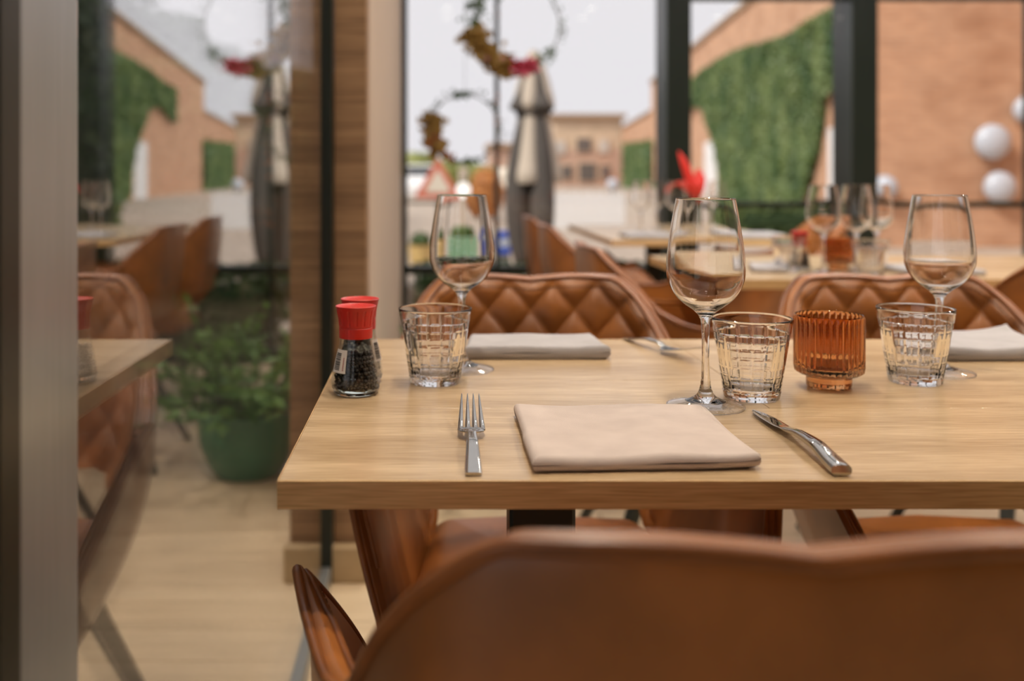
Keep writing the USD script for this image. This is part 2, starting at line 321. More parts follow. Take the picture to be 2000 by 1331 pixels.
bars = ((0.826, 0.856), (1.925, 1.99))
window(1, -0.130, 0.336); window(2, 0.358, 1.237); window(3, 1.368, 2.214, bars); window(4, 2.352, 3.262, bars); window(5, 3.40, 4.3, bars); window(6, 4.43, 5.87, bars)

# shell behind and above the camera
struct('wall_right', box(XR, XR + 0.15, YB, Y1 + 0.2, 0, 2.75), 'plaster')
struct('wall_back', box(-0.35, XR, YB - 0.15, YB, 0, 2.75), 'plaster_dark')
struct('ceiling', box(-0.35, XR + 0.15, YB - 0.15, 2.35, 2.6, 2.75), 'ceiling_paint')
roof = thing('roof_glazing', 'glass roof panes between black beams over the far tables', 'roof', (0, 0, 2.62), kind='structure')
for i in range(7):
    xx = -0.35 + i * (XR + 0.35) / 6
    part(roof, 'rafter', cbox(xx - .03, xx + .03, 2.36, Y1 + 0.25, 0.0, 0.12, 0.004), 'frame_black', False)
    if i < 6: part(roof, 'pane', box(xx + .03, xx + (XR + .35) / 6 - .03, 2.36, Y1 + 0.25, 0.07, 0.076), 'roof_pane', False)

# ------------------------------------------------------------------ lamps in the ceiling
def ceiling_lamp(xx, yy, color):
    t = thing('ceiling_lamp', 'small round warm white lamp set in the ceiling', 'lamp', (xx, yy, 2.6), group='round warm lamps in the ceiling')
    part(t, 'rim', lathe([(0.062, 0.0), (0.062, -0.034), (0.068, -0.036), (0.078, -0.004), (0.078, 0.0)], 32), 'frame_black')
    l = UsdLux.DiskLight.Define(stage, str(t.GetPath()) + '/light'); l.CreateRadiusAttr(0.05); l.CreateIntensityAttr(LAMP * 10); l.CreateColorAttr(Gf.Vec3f(*color)); l.AddTranslateOp().Set(Gf.Vec3d(0, 0, -0.004))
for yy in (0.70, 1.25, 2.05):
    for xx in (0.15, 1.5, 2.85, 4.1): ceiling_lamp(xx, yy, (1.0, 0.86, 0.70))
for yy in (3.0, 4.2):                                  # under the rafters of the glass roof
    for i in (1, 2, 3): ceiling_lamp(-0.35 + i * (XR + 0.35) / 6, yy, (1.0, 0.92, 0.82))

# ------------------------------------------------------------------ bucket chair
S_ = [0, .2, .36, .47, .57, .67, .78, .9, 1.0]
RIM = np.array([[0, .09, .145, .182, .211, .236, .260, .284, .300], [0, .003, .012, .035, .085, .150, .235, .335, .395], [.810, .816, .814, .788, .740, .674, .642, .636, .651]])
BASE = np.array([[0, .07, .12, .15, .172, .186, .198, .208, .214], [.10, .10, .105, .12, .17, .25, .35, .46, .55], [.35] * 7 + [.36, .385]])
rimf, basef = [PchipInterpolator(S_, c) for c in RIM], [PchipInterpolator(S_, c) for c in BASE]
def shell_pt(s, t):
    a = np.abs(s); sg = np.sign(s)
    R = np.stack([rimf[0](a), rimf[1](a), rimf[2](a)], -1); B = np.stack([basef[0](a), basef[1](a), basef[2](a)], -1)
    t = t[..., None]; P = B * (1 - t) + R * t
    n = np.stack([P[..., 0], np.minimum(P[..., 1] - 0.30, 0.05), 0 * a], -1); n /= np.linalg.norm(n, axis=-1, keepdims=True) + 1e-9
    P = P + n * 0.030 * np.sin(np.pi * t) ** 0.9 * (1 - 0.95 * np.clip((a[..., None] - .86) / .14, 0, 1))
    P[..., 1] += 0.040 * np.sin(np.pi * t[..., 0]) * np.clip((a - .72) / .28, 0, 1) ** 1.5
    P[..., 0] *= np.where(sg < 0, -1, 1); n[..., 0] *= np.where(sg < 0, -1, 1)
    return P, n
def chair_parts(ch):
    ns = 181; s = np.linspace(-1, 1, ns)
    gap = lambda q, low: low + (0.335 - low) * np.clip((0.60 - np.abs(q)) / 0.16, 0, 1) ** .5   # the back stops above the seat: an opening between the two
    S, T = np.meshgrid(s, np.linspace(0, 1, 30), indexing='ij'); lo = gap(S, 0.0); T = lo + (1 - lo) * T; O, N = shell_pt(S, T)
    a = np.abs(S); edge = np.clip((1 - a) / 0.10, 0, 1) ** .6
    # inner lining: offset inwards, puffed, quilted on the back
    S2, T2 = np.meshgrid(s, np.linspace(1, 0, 72), indexing='ij'); lo2 = gap(S2, .20); T2 = lo2 + (1 - lo2) * T2; P2, N2 = shell_pt(S2, T2); a2 = np.abs(S2)
    e2 = np.clip((1 - a2) / 0.10, 0, 1) ** .6
    th = (0.021 + 0.024 * np.sin(np.pi * T2) ** .7) * (0.35 + 0.65 * e2)
    rimline, _ = shell_pt(s, np.full(ns, .8)); L = np.r_[0, np.cumsum(np.linalg.norm(np.diff(rimline[:, :2], axis=0), axis=1))]; L -= L[ns // 2]
    u = L[:, None] / 0.084; v = (P2[..., 2] - 0.762) / 0.092
    d1, d2 = np.abs(np.sin(np.pi * (u + v) )), np.abs(np.sin(np.pi * (u - v)))
    fade = np.clip((0.33 - np.abs(L[:, None])) / 0.05, 0, 1) * np.clip((1 - T2) / 0.045, 0, 1)
    th = th + fade * 0.013 * ((d1 * d2) ** .45 - 0.55) + 0.004 * fade
    I = P2 - N2 * th[..., None]
    # rounded top between outer rim and inner rim
    C = []
    for q in np.linspace(0, 1, 7):
        c = O[:, -1] * (1 - q) + I[:, 0] * q; c = c.copy(); c[:, 2] += 0.007 * math.sin(math.pi * q); C.append(c)
    C = np.stack(C, 1)
    part(ch, 'shell', grid(np.concatenate([O, C[:, 1:4]], 1), flip=False), 'leather', 50)
    part(ch, 'backrest', grid(np.concatenate([C[:, 3:-1], I], 1), flip=False), 'leather', 60, label='diamond quilted inside of the chair back')
    k0, k1 = int(.5 * ns - .56 * ns / 2), int(.5 * ns + .56 * ns / 2) + 1
    lowm = (O[k0:k1, 0] + I[k0:k1, -1]) / 2; lowm[:, 2] -= .006
    part(ch, 'back_lower_edge', grid(np.stack([O[k0:k1, 0], lowm, I[k0:k1, -1]], 1), flip=True), 'leather_seam', 60)
    # wing fronts close the gap between outer and inner
    for k in (0, -1):
        o = O[k, ::-1][:24]; i = I[k]; i = i[np.linspace(0, len(i) - 1, 24).astype(int)]
        mid = (o + i) / 2; mid[:, 1] += 0.006
        part(ch, 'wing_front', grid(np.stack([o, mid, i], 1), flip=(k == 0)), 'leather_seam', 60)
    def rimpath(off):
        p = np.concatenate([O[0, 6:-1], O[:, -1], O[-1, 6:-1][::-1]]) if off == 0 else np.concatenate([I[0, ::-1][20:-1:2], I[:, 0], I[-1, 1:][:50:2]])
        p = p.copy(); p[:, 2] += 0.003 if off == 0 else 0.002; return p
    for off in (0, 1):
        part(ch, 'piping', tube(rimpath(off), 0.0048 if off == 0 else 0.0030, 8), 'leather_seam', True)
    # stitching beside the inner piping
    st = []
    q = I[:, 3] + N2[:, 3] * -0.001; dl = np.r_[0, np.cumsum(np.linalg.norm(np.diff(q, axis=0), axis=1))]
    for l in np.arange(0.01, dl[-1] - .01, 0.008):
        p0 = np.array([np.interp(l, dl, q[:, c]) for c in range(3)]); p1 = np.array([np.interp(l + .005, dl, q[:, c]) for c in range(3)]); st.append(bar(p0, p1, .0016))
    part(ch, 'stitching', cat_(st), 'thread', False)
    cs = [(sx * .135, .155, .395) for sx in (-1, 1)] + [(sx * .165, .515, .405) for sx in (-1, 1)] + [(sx * .08, .28, .41) for sx in (-1, 1)] + [(0, .135, .395), (0, .535, .395)]
    seat = hull_of(cs, [.045] * 8, 3); seat = seat.subdivide().subdivide() if False else seat
    part(ch, 'seat', seat, 'leather', 50)
    part(ch, 'seat_base', hull_of([(sx * .145, yy, .372) for sx in (-1, 1) for yy in (.135, .50)], [.028] * 4, 2), 'leather_seam', 50)
    part(ch, 'leg_frame', cat_([cbox(-.13, .13, .15, .18, .332, .347), cbox(-.13, .13, .46, .49, .332, .347), cbox(-.13, -.10, .15, .49, .331, .346), cbox(.10, .13, .15, .49, .331, .346)]), 'black_metal', False)
    for sx in (-1, 1):
        part(ch, 'leg', bar((sx * .12, .165, .345), (sx * .225, .02, 0.0), .030, .020), 'black_metal', False)
        part(ch, 'leg', bar((sx * .12, .475, .345), (sx * .25, .55, 0.0), .030, .020), 'black_metal', False)
near = thing('bucket_chair', 'cognac leather bucket chair in the foreground, seen from behind, largest of the chairs', 'chair', (0.184, 0.465, 0), 0)
chair_parts(near)
copy(near, (0.172, 1.755, 0), 180, 'cognac quilted leather chair across the table, behind the left folded napkin')
copy(near, (0.795, 1.755, 0), 180, 'quilted leather chair across the table, behind the amber candle holder and the right tumbler')
copy(near, (0.375, 2.52, 0), -90, 'brown leather chair seen from the side, behind and right of the left quilted chair')
copy(near, (0.385, 3.52, 0), -90, 'brown leather chair seen edge-on, middle one of the three side-on chairs')
copy(near, (0.395, 4.22, 0), -90, 'brown leather chair seen edge-on, farthest left of the three side-on chairs')
copy(near, (1.72, 4.25, 0), 90, 'blurred far chair by the window with a pale sheen, behind the second table glasses')
copy(near, (1.395, 2.03, 0), 0, 'leather chair at the right edge of the picture, at the second table')

# ------------------------------------------------------------------ tables
def table_parts(t, w, dpt, planks, cols, long_x=True):
    """Local origin: left front corner on the floor."""
    part(t, 'tabletop', cbox(0.0008, w - 0.0008, 0.0022, dpt - 0.0022, 0.7272, 0.7465, 0.0005), 'oak_edge', False)
    for (x0, x1, y0, y1) in planks:
        part(t, 'plank', cbox(x0, x1, max(y0, 0.00221), min(y1, dpt - 0.00221), 0.7466, 0.75, 0.0003), 'oak_top', False)
    part(t, 'edge_band', cbox(0, w, 0, 0.0022, 0.727, 0.75, 0.0007), 'oak_edge', False)
    part(t, 'edge_band', cbox(0, w, dpt - 0.0022, dpt, 0.727, 0.75, 0.0007), 'oak_edge', False)
    part(t, 'edge_band', cbox(0, 0.0007, 0.0022, dpt - 0.0022, 0.727, 0.75, 0.0002), 'oak_edge', False)
    part(t, 'edge_band', cbox(w - 0.0007, w, 0.0022, dpt - 0.0022, 0.727, 0.75, 0.0002), 'oak_edge', False)
    for (cx, cy) in cols:
        part(t, 'column', cbox(cx - .036, cx + .036, cy - .025, cy + .025, 0.012, 0.715, 0.004), 'black_metal', False)
        part(t, 'foot_plate', cbox(cx - .036, cx + .036, cy - .12, cy + .12, 0.0, 0.012, 0.003), 'black_metal', False)
        part(t, 'top_plate', cbox(cx - .06, cx + .06, cy - .2, cy + .2, 0.715, 0.727, 0.003), 'black_metal', False)
TX, TY = -0.124, 0.798
tb = thing('dining_table', 'pale oak dining table in front, laid with folded napkins, glasses and cutlery', 'table', (TX, TY, 0))
g = 0.0006
table_parts(tb, 1.4, 0.69, [(0.001, 0.86 - g, 0.0, 0.130 - g), (0.86, 1.399, 0.0, 0.250 - g), (0.001, 0.86 - g, 0.130, 0.392 - g), (0.86, 1.399, 0.250, 0.500 - g), (0.001, 0.86 - g, 0.392, 0.69), (0.86, 1.399, 0.500, 0.69)][:0] +
            [(0.001, 1.399, 0.0, 0.250 - g), (0.001, 0.48 - g, 0.250, 0.393 - g), (0.48, 1.399, 0.250, 0.45 - g), (0.001, 0.48 - g, 0.393, 0.69), (0.48, 1.399, 0.45, 0.69)], [(0.245, 0.31), (1.10, 0.31)])
tb2 = thing('dining_table', 'oak dining table behind the right quilted chair, set with a red mill and glasses', 'table', (0.665, 2.345, 0))
table_parts(tb2, 1.4, 0.70, [(0.001, 1.399, i * .175, i * .175 + .175 - g) for i in range(4)], [(0.40, 0.35), (1.1, 0.35)])
tb3 = thing('dining_table', 'blurred oak table by the far window with a red flower on it', 'table', (0.68, 3.76, 0))
table_parts(tb3, 0.72, 1.2, [(0.001, 0.719, i * .2, i * .2 + .2 - g) for i in range(6)], [(0.36, 0.3), (0.36, 0.9)])

# ------------------------------------------------------------------ wine glasses
def wine_parts(t):
    out = [(.0398, .0016), (.030, .0042), (.018, .0072), (.009, .013), (.0056, .022), (.0043, .035), (.0039, .055), (.0040, .075), (.0047, .088), (.0068, .0955), (.0125, .1018), (.022, .1085), (.031, .1170), (.0375, .1280), (.0405, .1400), (.0408, .150), (.0392, .168), (.0358, .192), (.0322, .213), (.0308, .2205)]
    inn = [(.0299, .2204), (.0313, .213), (.0349, .192), (.0382, .168), (.0397, .150), (.0394, .140), (.0364, .1290), (.030, .1184), (.021, .1104), (.011, .1052), (.004, .1040), (0, .1038)]
    zf = .0062
    stem = [(r_, z) for r_, z in spline(out, .0016) if z > zf]
    part(t, 'glass_body', lathe([(0, zf)] + [(stem[0][0] * .999, zf)] + stem + [(.03045, .2209)] + spline(inn, .0022), 96), 'glass', 50)
    foot = [(r_, z) for r_, z in spline(out, .0012) if z <= zf]
    part(t, 'foot', lathe([(0, 0.0007), (.030, .0004), (.0385, 0), (.0400, .0006)] + foot + [(stem[0][0], zf - .0001), (0, zf - .0001)], 96), 'foot_glass', 50)
    a = np.linspace(0, 2 * np.pi, 73); part(t, 'foot_rim', tube(np.stack([.0398 * np.cos(a), .0398 * np.sin(a), 0 * a + .0011], -1), .00095, 8, False), 'glass', True)
def wine(first, x, y, label, group=None):
    if first is None:
        t = thing('wine_glass', label, 'wine glass', (x, y, 0.75)); wine_parts(t); return t
    return copy(first, (x, y, 0.75), 0, label, group)
w0 = wine(None, PX(1378, 1.056), 1.056, 'empty stemmed wine glass in front, behind the front napkin')
wine(w0, PX(902, 1.256), 1.256, 'stemmed wine glass behind the left tumbler, beside the left quilted chair')
wine(w0, PX(1835, 1.235), 1.235, 'stemmed wine glass at the right, behind the rightmost tumbler')
wine(w0, PX(1608, 2.47), 2.47, 'blurred wine glass on the second table, left one of three, right of the red mill')
wine(w0, PX(1672, 2.52), 2.52, 'blurred wine glass on the second table, middle one of three')
wine(w0, PX(1712, 2.60), 2.60, 'blurred wine glass on the second table, right one of three, before the black upright')
wine(w0, PX(1252, 4.20), 4.20, 'blurred wine glass on the far table, leftmost, against the ivy')
wine(w0, PX(1322, 4.05), 4.05, 'blurred wine glass on the far table, before the black upright and red flower')
wine(w0, PX(1283, 4.45), 4.45, 'blurred wine glass on the far table, second from left')
wine(w0, PX(1400, 4.6), 4.6, 'blurred wine glass on the far table, right of the red flower')

# ------------------------------------------------------------------ pressed tumblers
def tumbler_parts(t):
    H = .0885; out = [(.0296, .0015), (.0302, .004), (.0435, H - .001)]
    op = fine(out, .00075); ip = spline([(.0420, H - .0005), (.0412, H - .004), (.0385, .060), (.0345, .035), (.0300, .016), (.027, .0125), (.018, .0118), (0, .0116)], .003)
    prof = [(0, .0012), (.022, .0008), (.0285, 0.0002)] + op + [(.0432, H), (.0427, H + .0003)] + ip
    n_out = len(op) + 3
    rows = np.arange(len(prof))
    def mod(R, Z, A):
        is_out = (rows[:, None] < n_out) & (Z > .009) & (Z < .073)
        ph = ((Z - .009) / .0092) % 1.0; ring = np.clip(1 - np.minimum(ph, 1 - ph) / .14, 0, 1)
        pv = (A * 16 / (2 * np.pi)) % 1.0; vert = np.clip(1 - np.minimum(pv, 1 - pv) / .16, 0, 1)
        facet = (np.cos((pv - .5) * 2 * np.pi / 16) - 1)
        return R + np.where(is_out, -0.0013 * np.maximum(0.45 * ring, vert) + R * 0.9 * (1 / np.cos((pv - .5) * 2 * np.pi / 16) - 1 / np.cos(np.pi / 16)), 0)
    part(t, 'glass_body', lathe(prof, 160, mod), 'glass', 28)
tm = thing('tumbler', 'pressed glass tumbler beside the front wine glass, middle one of three', 'tumbler', (PX(1468, 1.097), 1.097, 0.75), 5)
tumbler_parts(tm)
copy(tm, (PX(850, 1.178), 1.178, 0.75), 11, 'pressed glass tumbler next to the red capped mills, left one of three')
copy(tm, (PX(1788, 1.180), 1.180, 0.75), 3, 'pressed glass tumbler right of the amber candle holder')
copy(tm, (PX(1540, 2.56), 2.56, 0.75), 0, 'blurred tumbler on the second table beside the red mill')
copy(tm, (PX(1700, 2.41), 2.41, 0.75), 0, 'blurred tumbler on the second table, before the black upright')

# ------------------------------------------------------------------ ribbed amber candle holders
def holder_parts(t):
    prof_o = [(.0245, .002), (.0252, .0055), (.0252, .0135), (.0262, .0148), (.034, .0165), (.0375, .0195), (.0383, .025), (.0383, .081), (.0378, .0835)]
    op = fine(prof_o, .004); ip = fine([(.0372, .0845), (.0364, .0838), (.0360, .080), (.0355, .030), (.0335, .0255), (.026, .0235), (0, .0230)], .006)
    prof = [(0, .003), (.016, .0026), (.0205, 0.0), (.0235, .0006)] + op + ip; n_out = 4 + len(op); rows = np.arange(len(prof))
    def mod(R, Z, A):
        on = (rows[:, None] >= 4) & (rows[:, None] < n_out) & (Z > .0185) & (Z < .0815)
        inn = (rows[:, None] >= n_out) & (Z > .03) & (Z < .0815)
        return R + np.where(on, .0019 * (np.abs(np.cos(A * 17)) - .65), 0) + np.where(inn, -.0004 * np.cos(A * 34), 0)
    part(t, 'glass_body', lathe(prof, 306, mod), 'amber_glass', 40)
    c = part(t, 'tealight', lathe([(0, .0232), (.0190, .0232), (.0192, .036), (.0186, .0362), (.0186, .0340), (0, .0340)], 40), 'tin', 40, label='small tin tealight inside the amber glass')
    part(c, 'wax', lathe([(0, .0341), (.0184, .0341), (.0180, .0350), (0, .0346)], 40), 'wax', 40)
    part(c, 'wick', tube([(0, 0, .0346), (.0005, 0, .039), (.0015, 0, .042)], .0007, 6), 'ink_black', True)
ch_ = thing('candle_holder', 'amber ribbed glass candle holder standing between two tumblers on the front table', 'candle holder', (PX(1619, 1.15), 1.15, 0.75)); holder_parts(ch_)
copy(ch_, (PX(1637, 2.58), 2.58, 0.75), 0, 'blurred amber candle holder on the second table behind the quilted chair')

# ------------------------------------------------------------------ salt and pepper mills
def jar_r(z): return float(np.interp(z, [0, .002, .006, .012, .020, .040, .056, .063], [.0215, .0238, .0262, .0273, .0268, .0226, .0186, .0180]))
def mill_parts(t, fill):
    zs = [.001, .003, .006, .010, .014, .020, .030, .040, .050, .056, .063]
    out = spline([(jar_r(z), z) for z in zs], .0015); wt = .0016
    inn = spline([(jar_r(z) - wt, z) for z in zs[::-1][:-3]] + [(.022, .0075), (.014, .0068), (0, .0072)], .0022)
    ow = [p for p in out if p[1] >= .0088]; ob_ = [p for p in out if p[1] < .0088]; iw = [p for p in inn if p[1] >= .0088]
    part(t, 'jar', lathe(ow + [(.0175, .0635)] + iw, 80), 'jar_wall', 45)
    part(t, 'jar_base', lathe([(0, .002), (.016, .0014), (.0205, 0)] + ob_ + [(ow[0][0], .0087), (0, .0085)], 80), 'jar_glass', 45)
    rr = np.random.default_rng(5); pts = []; s = .0047 if fill == 'pepper' else .0036; top = .047 if fill == 'pepper' else .044
    ico = trimesh.creation.icosphere(1, 1.0)
    z = .0100; row = 0
    while z < top:
        R = jar_r(z) - wt - s * .52
        for i in range(-8, 9):
            for j in range(-8, 9):
                x = (i + .5 * ((j + row) % 2)) * s + rr.normal() * .0003; y2 = (j * .866 + (row % 2) * .3) * s + rr.normal() * .0003; q = math.hypot(x, y2)
                if q < R and (q > R - .0085 or z > top - .006) and z < top - .006 * rr.random() - .010 * max(0, x / .02) * 0: pts.append((x, y2, z + rr.normal() * .0003))
        z += s * .82; row += 1
    ms = []
    for p in pts:
        if fill == 'pepper': ms.append((ico.vertices * s * .47 * rr.uniform(.85, 1.1) + p, ico.faces))
        else:
            b = trimesh.creation.box((s * .7, s * .8, s * .6)); M = trimesh.transformations.random_rotation_matrix(rr.random(3)); b.apply_transform(M); ms.append((b.vertices + p, b.faces))
    n0 = len(ms[0][0]); V = np.vstack([m[0] for m in ms]); Fc = np.vstack([m[1] + i * n0 for i, m in enumerate(ms)])
    part(t, 'peppercorns' if fill == 'pepper' else 'salt_grains', trimesh.Trimesh(V, Fc, process=False), 'peppercorn' if fill == 'pepper' else 'salt', 60 if fill == 'pepper' else False, kind='stuff')
    # flaring red cap with grip grooves
    co = fine([(.0186, .0632), (.0188, .0742), (.0184, .0747), (.0184, .0753), (.0188, .0758), (.0197, .085), (.0215, .094), (.0226, .0978)], .0012)
    cp = [(0, .0630), (.017, .0630)] + co + [(.0228, .0986), (.0222, .0990), (.0205, .0975), (.012, .0965), (0, .0968)]
    rows = np.arange(len(cp)); no = 2 + len(co)
    def mod(R, Z, A):
        on = (rows[:, None] > 2) & (rows[:, None] < no) & (Z > .0775) & (Z < .0945); ph = (A * 14 / (2 * np.pi)) % 1
        return R - np.where(on, .0007 * (np.minimum(ph, 1 - ph) < .085), 0)
    part(t, 'cap', lathe(cp, 168, mod), 'red_plastic', 35)
    def patch(a0, a1, z0, z1, lift, na=10, nz=8, skew=0.0):
        A = np.linspace(math.radians(a0), math.radians(a1), na); Z = np.linspace(z0, z1, nz); Q = []
        for k in range(2):
            P = np.array([[((jar_r(zz) + lift + k * .00012) * math.cos(a), (jar_r(zz) + lift + k * .00012) * math.sin(a), zz) for zz in Z] for a in A]); Q.append(P)
        o, i = grid(Q[1]), grid(Q[0], flip=True)
        return cat_([o, i])
    lab = part(t, 'sticker', patch(-160, -107, .0265, .0515, .0002), 'sticker', True, label='small white sticker with a printed bar code')
    bars_ = []; z = .0295
    rb = random.Random(9)
    while z < .0475:
        h = rb.choice([.0004, .0007, .0011]); bars_.append(patch(-152, -127, z, z + h, .0004, 6, 2)); z += h + rb.choice([.0005, .0008])
    part(lab, 'bar_code', cat_(bars_), 'ink_black', False)
    part(lab, 'small_print', cat_([patch(-117, -114, .0295 + k * .0016, .0305 + k * .0016, .0004, 3, 2) for k in range(9)]), 'ink_red', False)
    # the printed mark on the glass: two upright rules and brush-like strokes
    if fill == 'pepper':
        st = [patch(-79, -77.6, .030, .050, .0003, 3, 8), patch(-74, -72.8, .030, .050, .0003, 3, 8)]
        for a0, a1, z0, z1 in ((-69, -60, .0475, .0485), (-66, -64, .0435, .0485), (-70, -58, .0425, .0435), (-69, -67, .0385, .0425), (-62, -60, .0375, .0435), (-70, -60, .0375, .0384), (-66, -64, .0330, .0375)): st.append(patch(a0, a1, z0, z1, .0003, 4, 4))
        part(t, 'printed_mark', cat_(st), 'ink_black', False)
    if fill == 'salt': part(t, 'printed_sprig', cat_([patch(-40, -30, .030, .034, .0003, 5, 4), patch(-44, -36, .024, .0275, .0003, 5, 4), patch(-50, -44, .034, .038, .0003, 5, 4)]), 'ink_green', False)
pm = thing('pepper_mill', 'glass mill full of black peppercorns with a flaring red cap, nearer of the two mills', 'pepper mill', (PX(695, 1.118), 1.118, 0.75), -6); mill_parts(pm, 'pepper')
sm = thing('salt_mill', 'red capped salt mill standing close behind the pepper mill', 'salt mill', (PX(703, 1.183), 1.183, 0.75), 115); mill_parts(sm, 'salt')
copy(pm, (PX(1562, 2.60), 2.60, 0.75), 0, 'blurred red capped pepper mill on the second table left of its wine glasses')

# ------------------------------------------------------------------ folded napkins
def napkin(name, corners, thick, mat, label, seed=1, lift=(0, 0, 0, 0), group=None):
    """corners: front left, front right, back right, back left on the table; a few soft layers of cloth folded square."""
    c = np.array(corners, float); o = c.mean(0); c = c - o; n = 61
    u = 0.5 - 0.5 * np.cos(np.linspace(0, np.pi, n)); U, V = np.meshgrid(u, u, indexing='ij')
    P = (1 - U)[..., None] * (1 - V)[..., None] * c[0] + U[..., None] * (1 - V)[..., None] * c[1] + U[..., None] * V[..., None] * c[2] + (1 - U)[..., None] * V[..., None] * c[3]
    w = (lift[0] * (1 - U) * (1 - V) + lift[1] * U * (1 - V) + lift[2] * U * V + lift[3] * (1 - U) * V)
    pn = np.stack([P[..., 0] * 14, P[..., 1] * 14, 0 * U + seed], -1); ns = (meshkit.fbm(pn, 3, seed) - .5)
    rim = np.minimum.reduce([U, 1 - U, V, 1 - V])
    t = np.minimum(rim / .035, 1); prof = np.sqrt(np.clip(1 - (1 - t) ** 2, 0, 1))
    corner_fade = np.clip(((U - .5) ** 2 + (V - .5) ** 2) * 2, 0, 1) ** 3
    top = thick * (.5 + .5 * prof) + w * corner_fade + ns * .0035 * t + .0009 * np.sin(U * 9 + seed)
    bot = thick * (.5 - .5 * prof) * .96 + w * corner_fade * .55 + 0.0002
    wob = (meshkit.fbm(np.stack([U * 5, V * 5, 0 * U + 7 + seed], -1), 2, seed) - .5) * .006
    XY = P + (np.stack([U - .5, V - .5], -1) * wob[..., None])
    T_ = np.concatenate([XY, top[..., None]], -1); B_ = np.concatenate([XY, np.maximum(bot, 0.0002)[..., None]], -1)
    t_ = thing(name, label, 'napkin', (o[0], o[1], 0.75), 0, group)
    m = cat_([grid(T_, flip=True), grid(B_)]); m.merge_vertices(); m.fix_normals(multibody=False)
    part(t_, 'folded_cloth', m, mat, 60)
    for k in range(2):                                    # the open layers at the right hand edge
        zc = thick * (.32 + .3 * k); e0, e1 = c[1] * .992, c[2] * .992
        pts = [(e0[0] + (e1[0] - e0[0]) * q, e0[1] + (e1[1] - e0[1]) * q, zc + .001 * math.sin(q * 7 + k) + (lift[1] * (1 - q) + lift[2] * q) * .7 * (abs(q - .5) * 2) ** 4) for q in np.linspace(0.03, 0.97, 30)]
        part(t_, 'fold', tube(pts, thick * .13, 8), mat, True)
    return t_
def T(px, py, z=0.0): d = (0.245 - z) * F / (py - CY); return (PX(px, d), d)
napkin('napkin', [T(1040, 927), T(1488, 920), T(1372, 807, .002), T(1003, 805, .004)], .0125, 'linen_warm', 'folded beige napkin at the front place setting, between fork and knife', 2, (0.0, .004, 0.0, .001))
napkin('napkin', [T(905, 703), T(1192, 703), T(1158, 650, .018), T(918, 650, .018)], .017, 'linen_white', 'thick folded napkin across the table, before the left quilted chair', 4, (0, .002, .001, .0))
napkin('napkin', [T(1762, 707), T(2075, 707), T(1968, 633, .026), T(1742, 645, .02)], .018, 'linen_white', 'white folded napkin at the right edge of the front table, behind the right wine glass', 6, (.002, 0, .012, .004))
napkin('napkin', [T(1700, 706), T(1765, 712), T(1745, 648, .018), T(1690, 645, .018)][0:0] + [(PX(1470, 2.5), 2.50), (PX(1540, 2.5), 2.50), (PX(1530, 2.66), 2.66), (PX(1462, 2.66), 2.66)], .014, 'linen_white', 'blurred napkin on the left end of the second table', 8)
napkin('napkin', [(1.17, 2.44), (1.36, 2.44), (1.36, 2.63), (1.17, 2.63)], .014, 'linen_white', 'blurred napkin on the second table behind the right wine glass', 9)
napkin('napkin', [(1.12, 3.80), (1.36, 3.80), (1.36, 4.0), (1.12, 4.0)], .02, 'linen_white', 'blurred napkin on the near right corner of the far table', 10)
napkin('napkin', [(0.76, 3.85), (0.95, 3.85), (0.95, 4.04), (0.76, 4.04)], .016, 'linen_white', 'blurred napkin on the near left corner of the far table', 11)

# ------------------------------------------------------------------ cutlery
def bend(outline, thick, zc, refine=.0025, dome=None):
    """An outline (x across, y along) extruded, refined and laid along the height curve zc(y); thick(y) is its thickness."""
    cs = manifold3d.CrossSection([outline]); m = cs.extrude(1.0).refine_to_length(refine * 1.0 if False else refine)
    me = m.to_mesh(); v = np.array(me.vert_properties[:, :3], float); f = np.array(me.tri_verts)
    k = v[:, 2].copy(); yy = v[:, 1]; v[:, 2] = zc(yy) + (k - .5) * thick(yy)
    if dome is not None: v[:, 2] += dome(v[:, 0], yy)
    return trimesh.Trimesh(v, f, process=True)
def flat_grid(outline_w, ys, thick, zc, nx=9, cup=0.0):
    """A strip of changing width with rounded edges, closed at both ends."""
    th = np.linspace(0, 2 * np.pi, 2 * nx, endpoint=False); rows = []
    for y_ in ys:
        w, t_ = outline_w(y_) / 2, thick(y_) / 2
        cx = np.sign(np.cos(th)) * np.abs(np.cos(th)) ** .55 * w; cz = np.sign(np.sin(th)) * np.abs(np.sin(th)) ** .8 * t_
        rows.append(np.stack([cx, np.full_like(cx, y_), zc(y_) + cz + cup * (cx / max(w, 1e-6)) ** 2], -1))
    P = np.array(rows); m = grid(P, wrap=True); n = P.shape[1]
    v = np.vstack([m.vertices, P[0].mean(0), P[-1].mean(0)]); k = len(v); f = list(m.faces)
    for j in range(n): f += [(k - 2, (j + 1) % n, j), (k - 1, (len(ys) - 1) * n + j, (len(ys) - 1) * n + (j + 1) % n)]
    m = trimesh.Trimesh(v, np.array(f), process=True); m.fix_normals(); return m
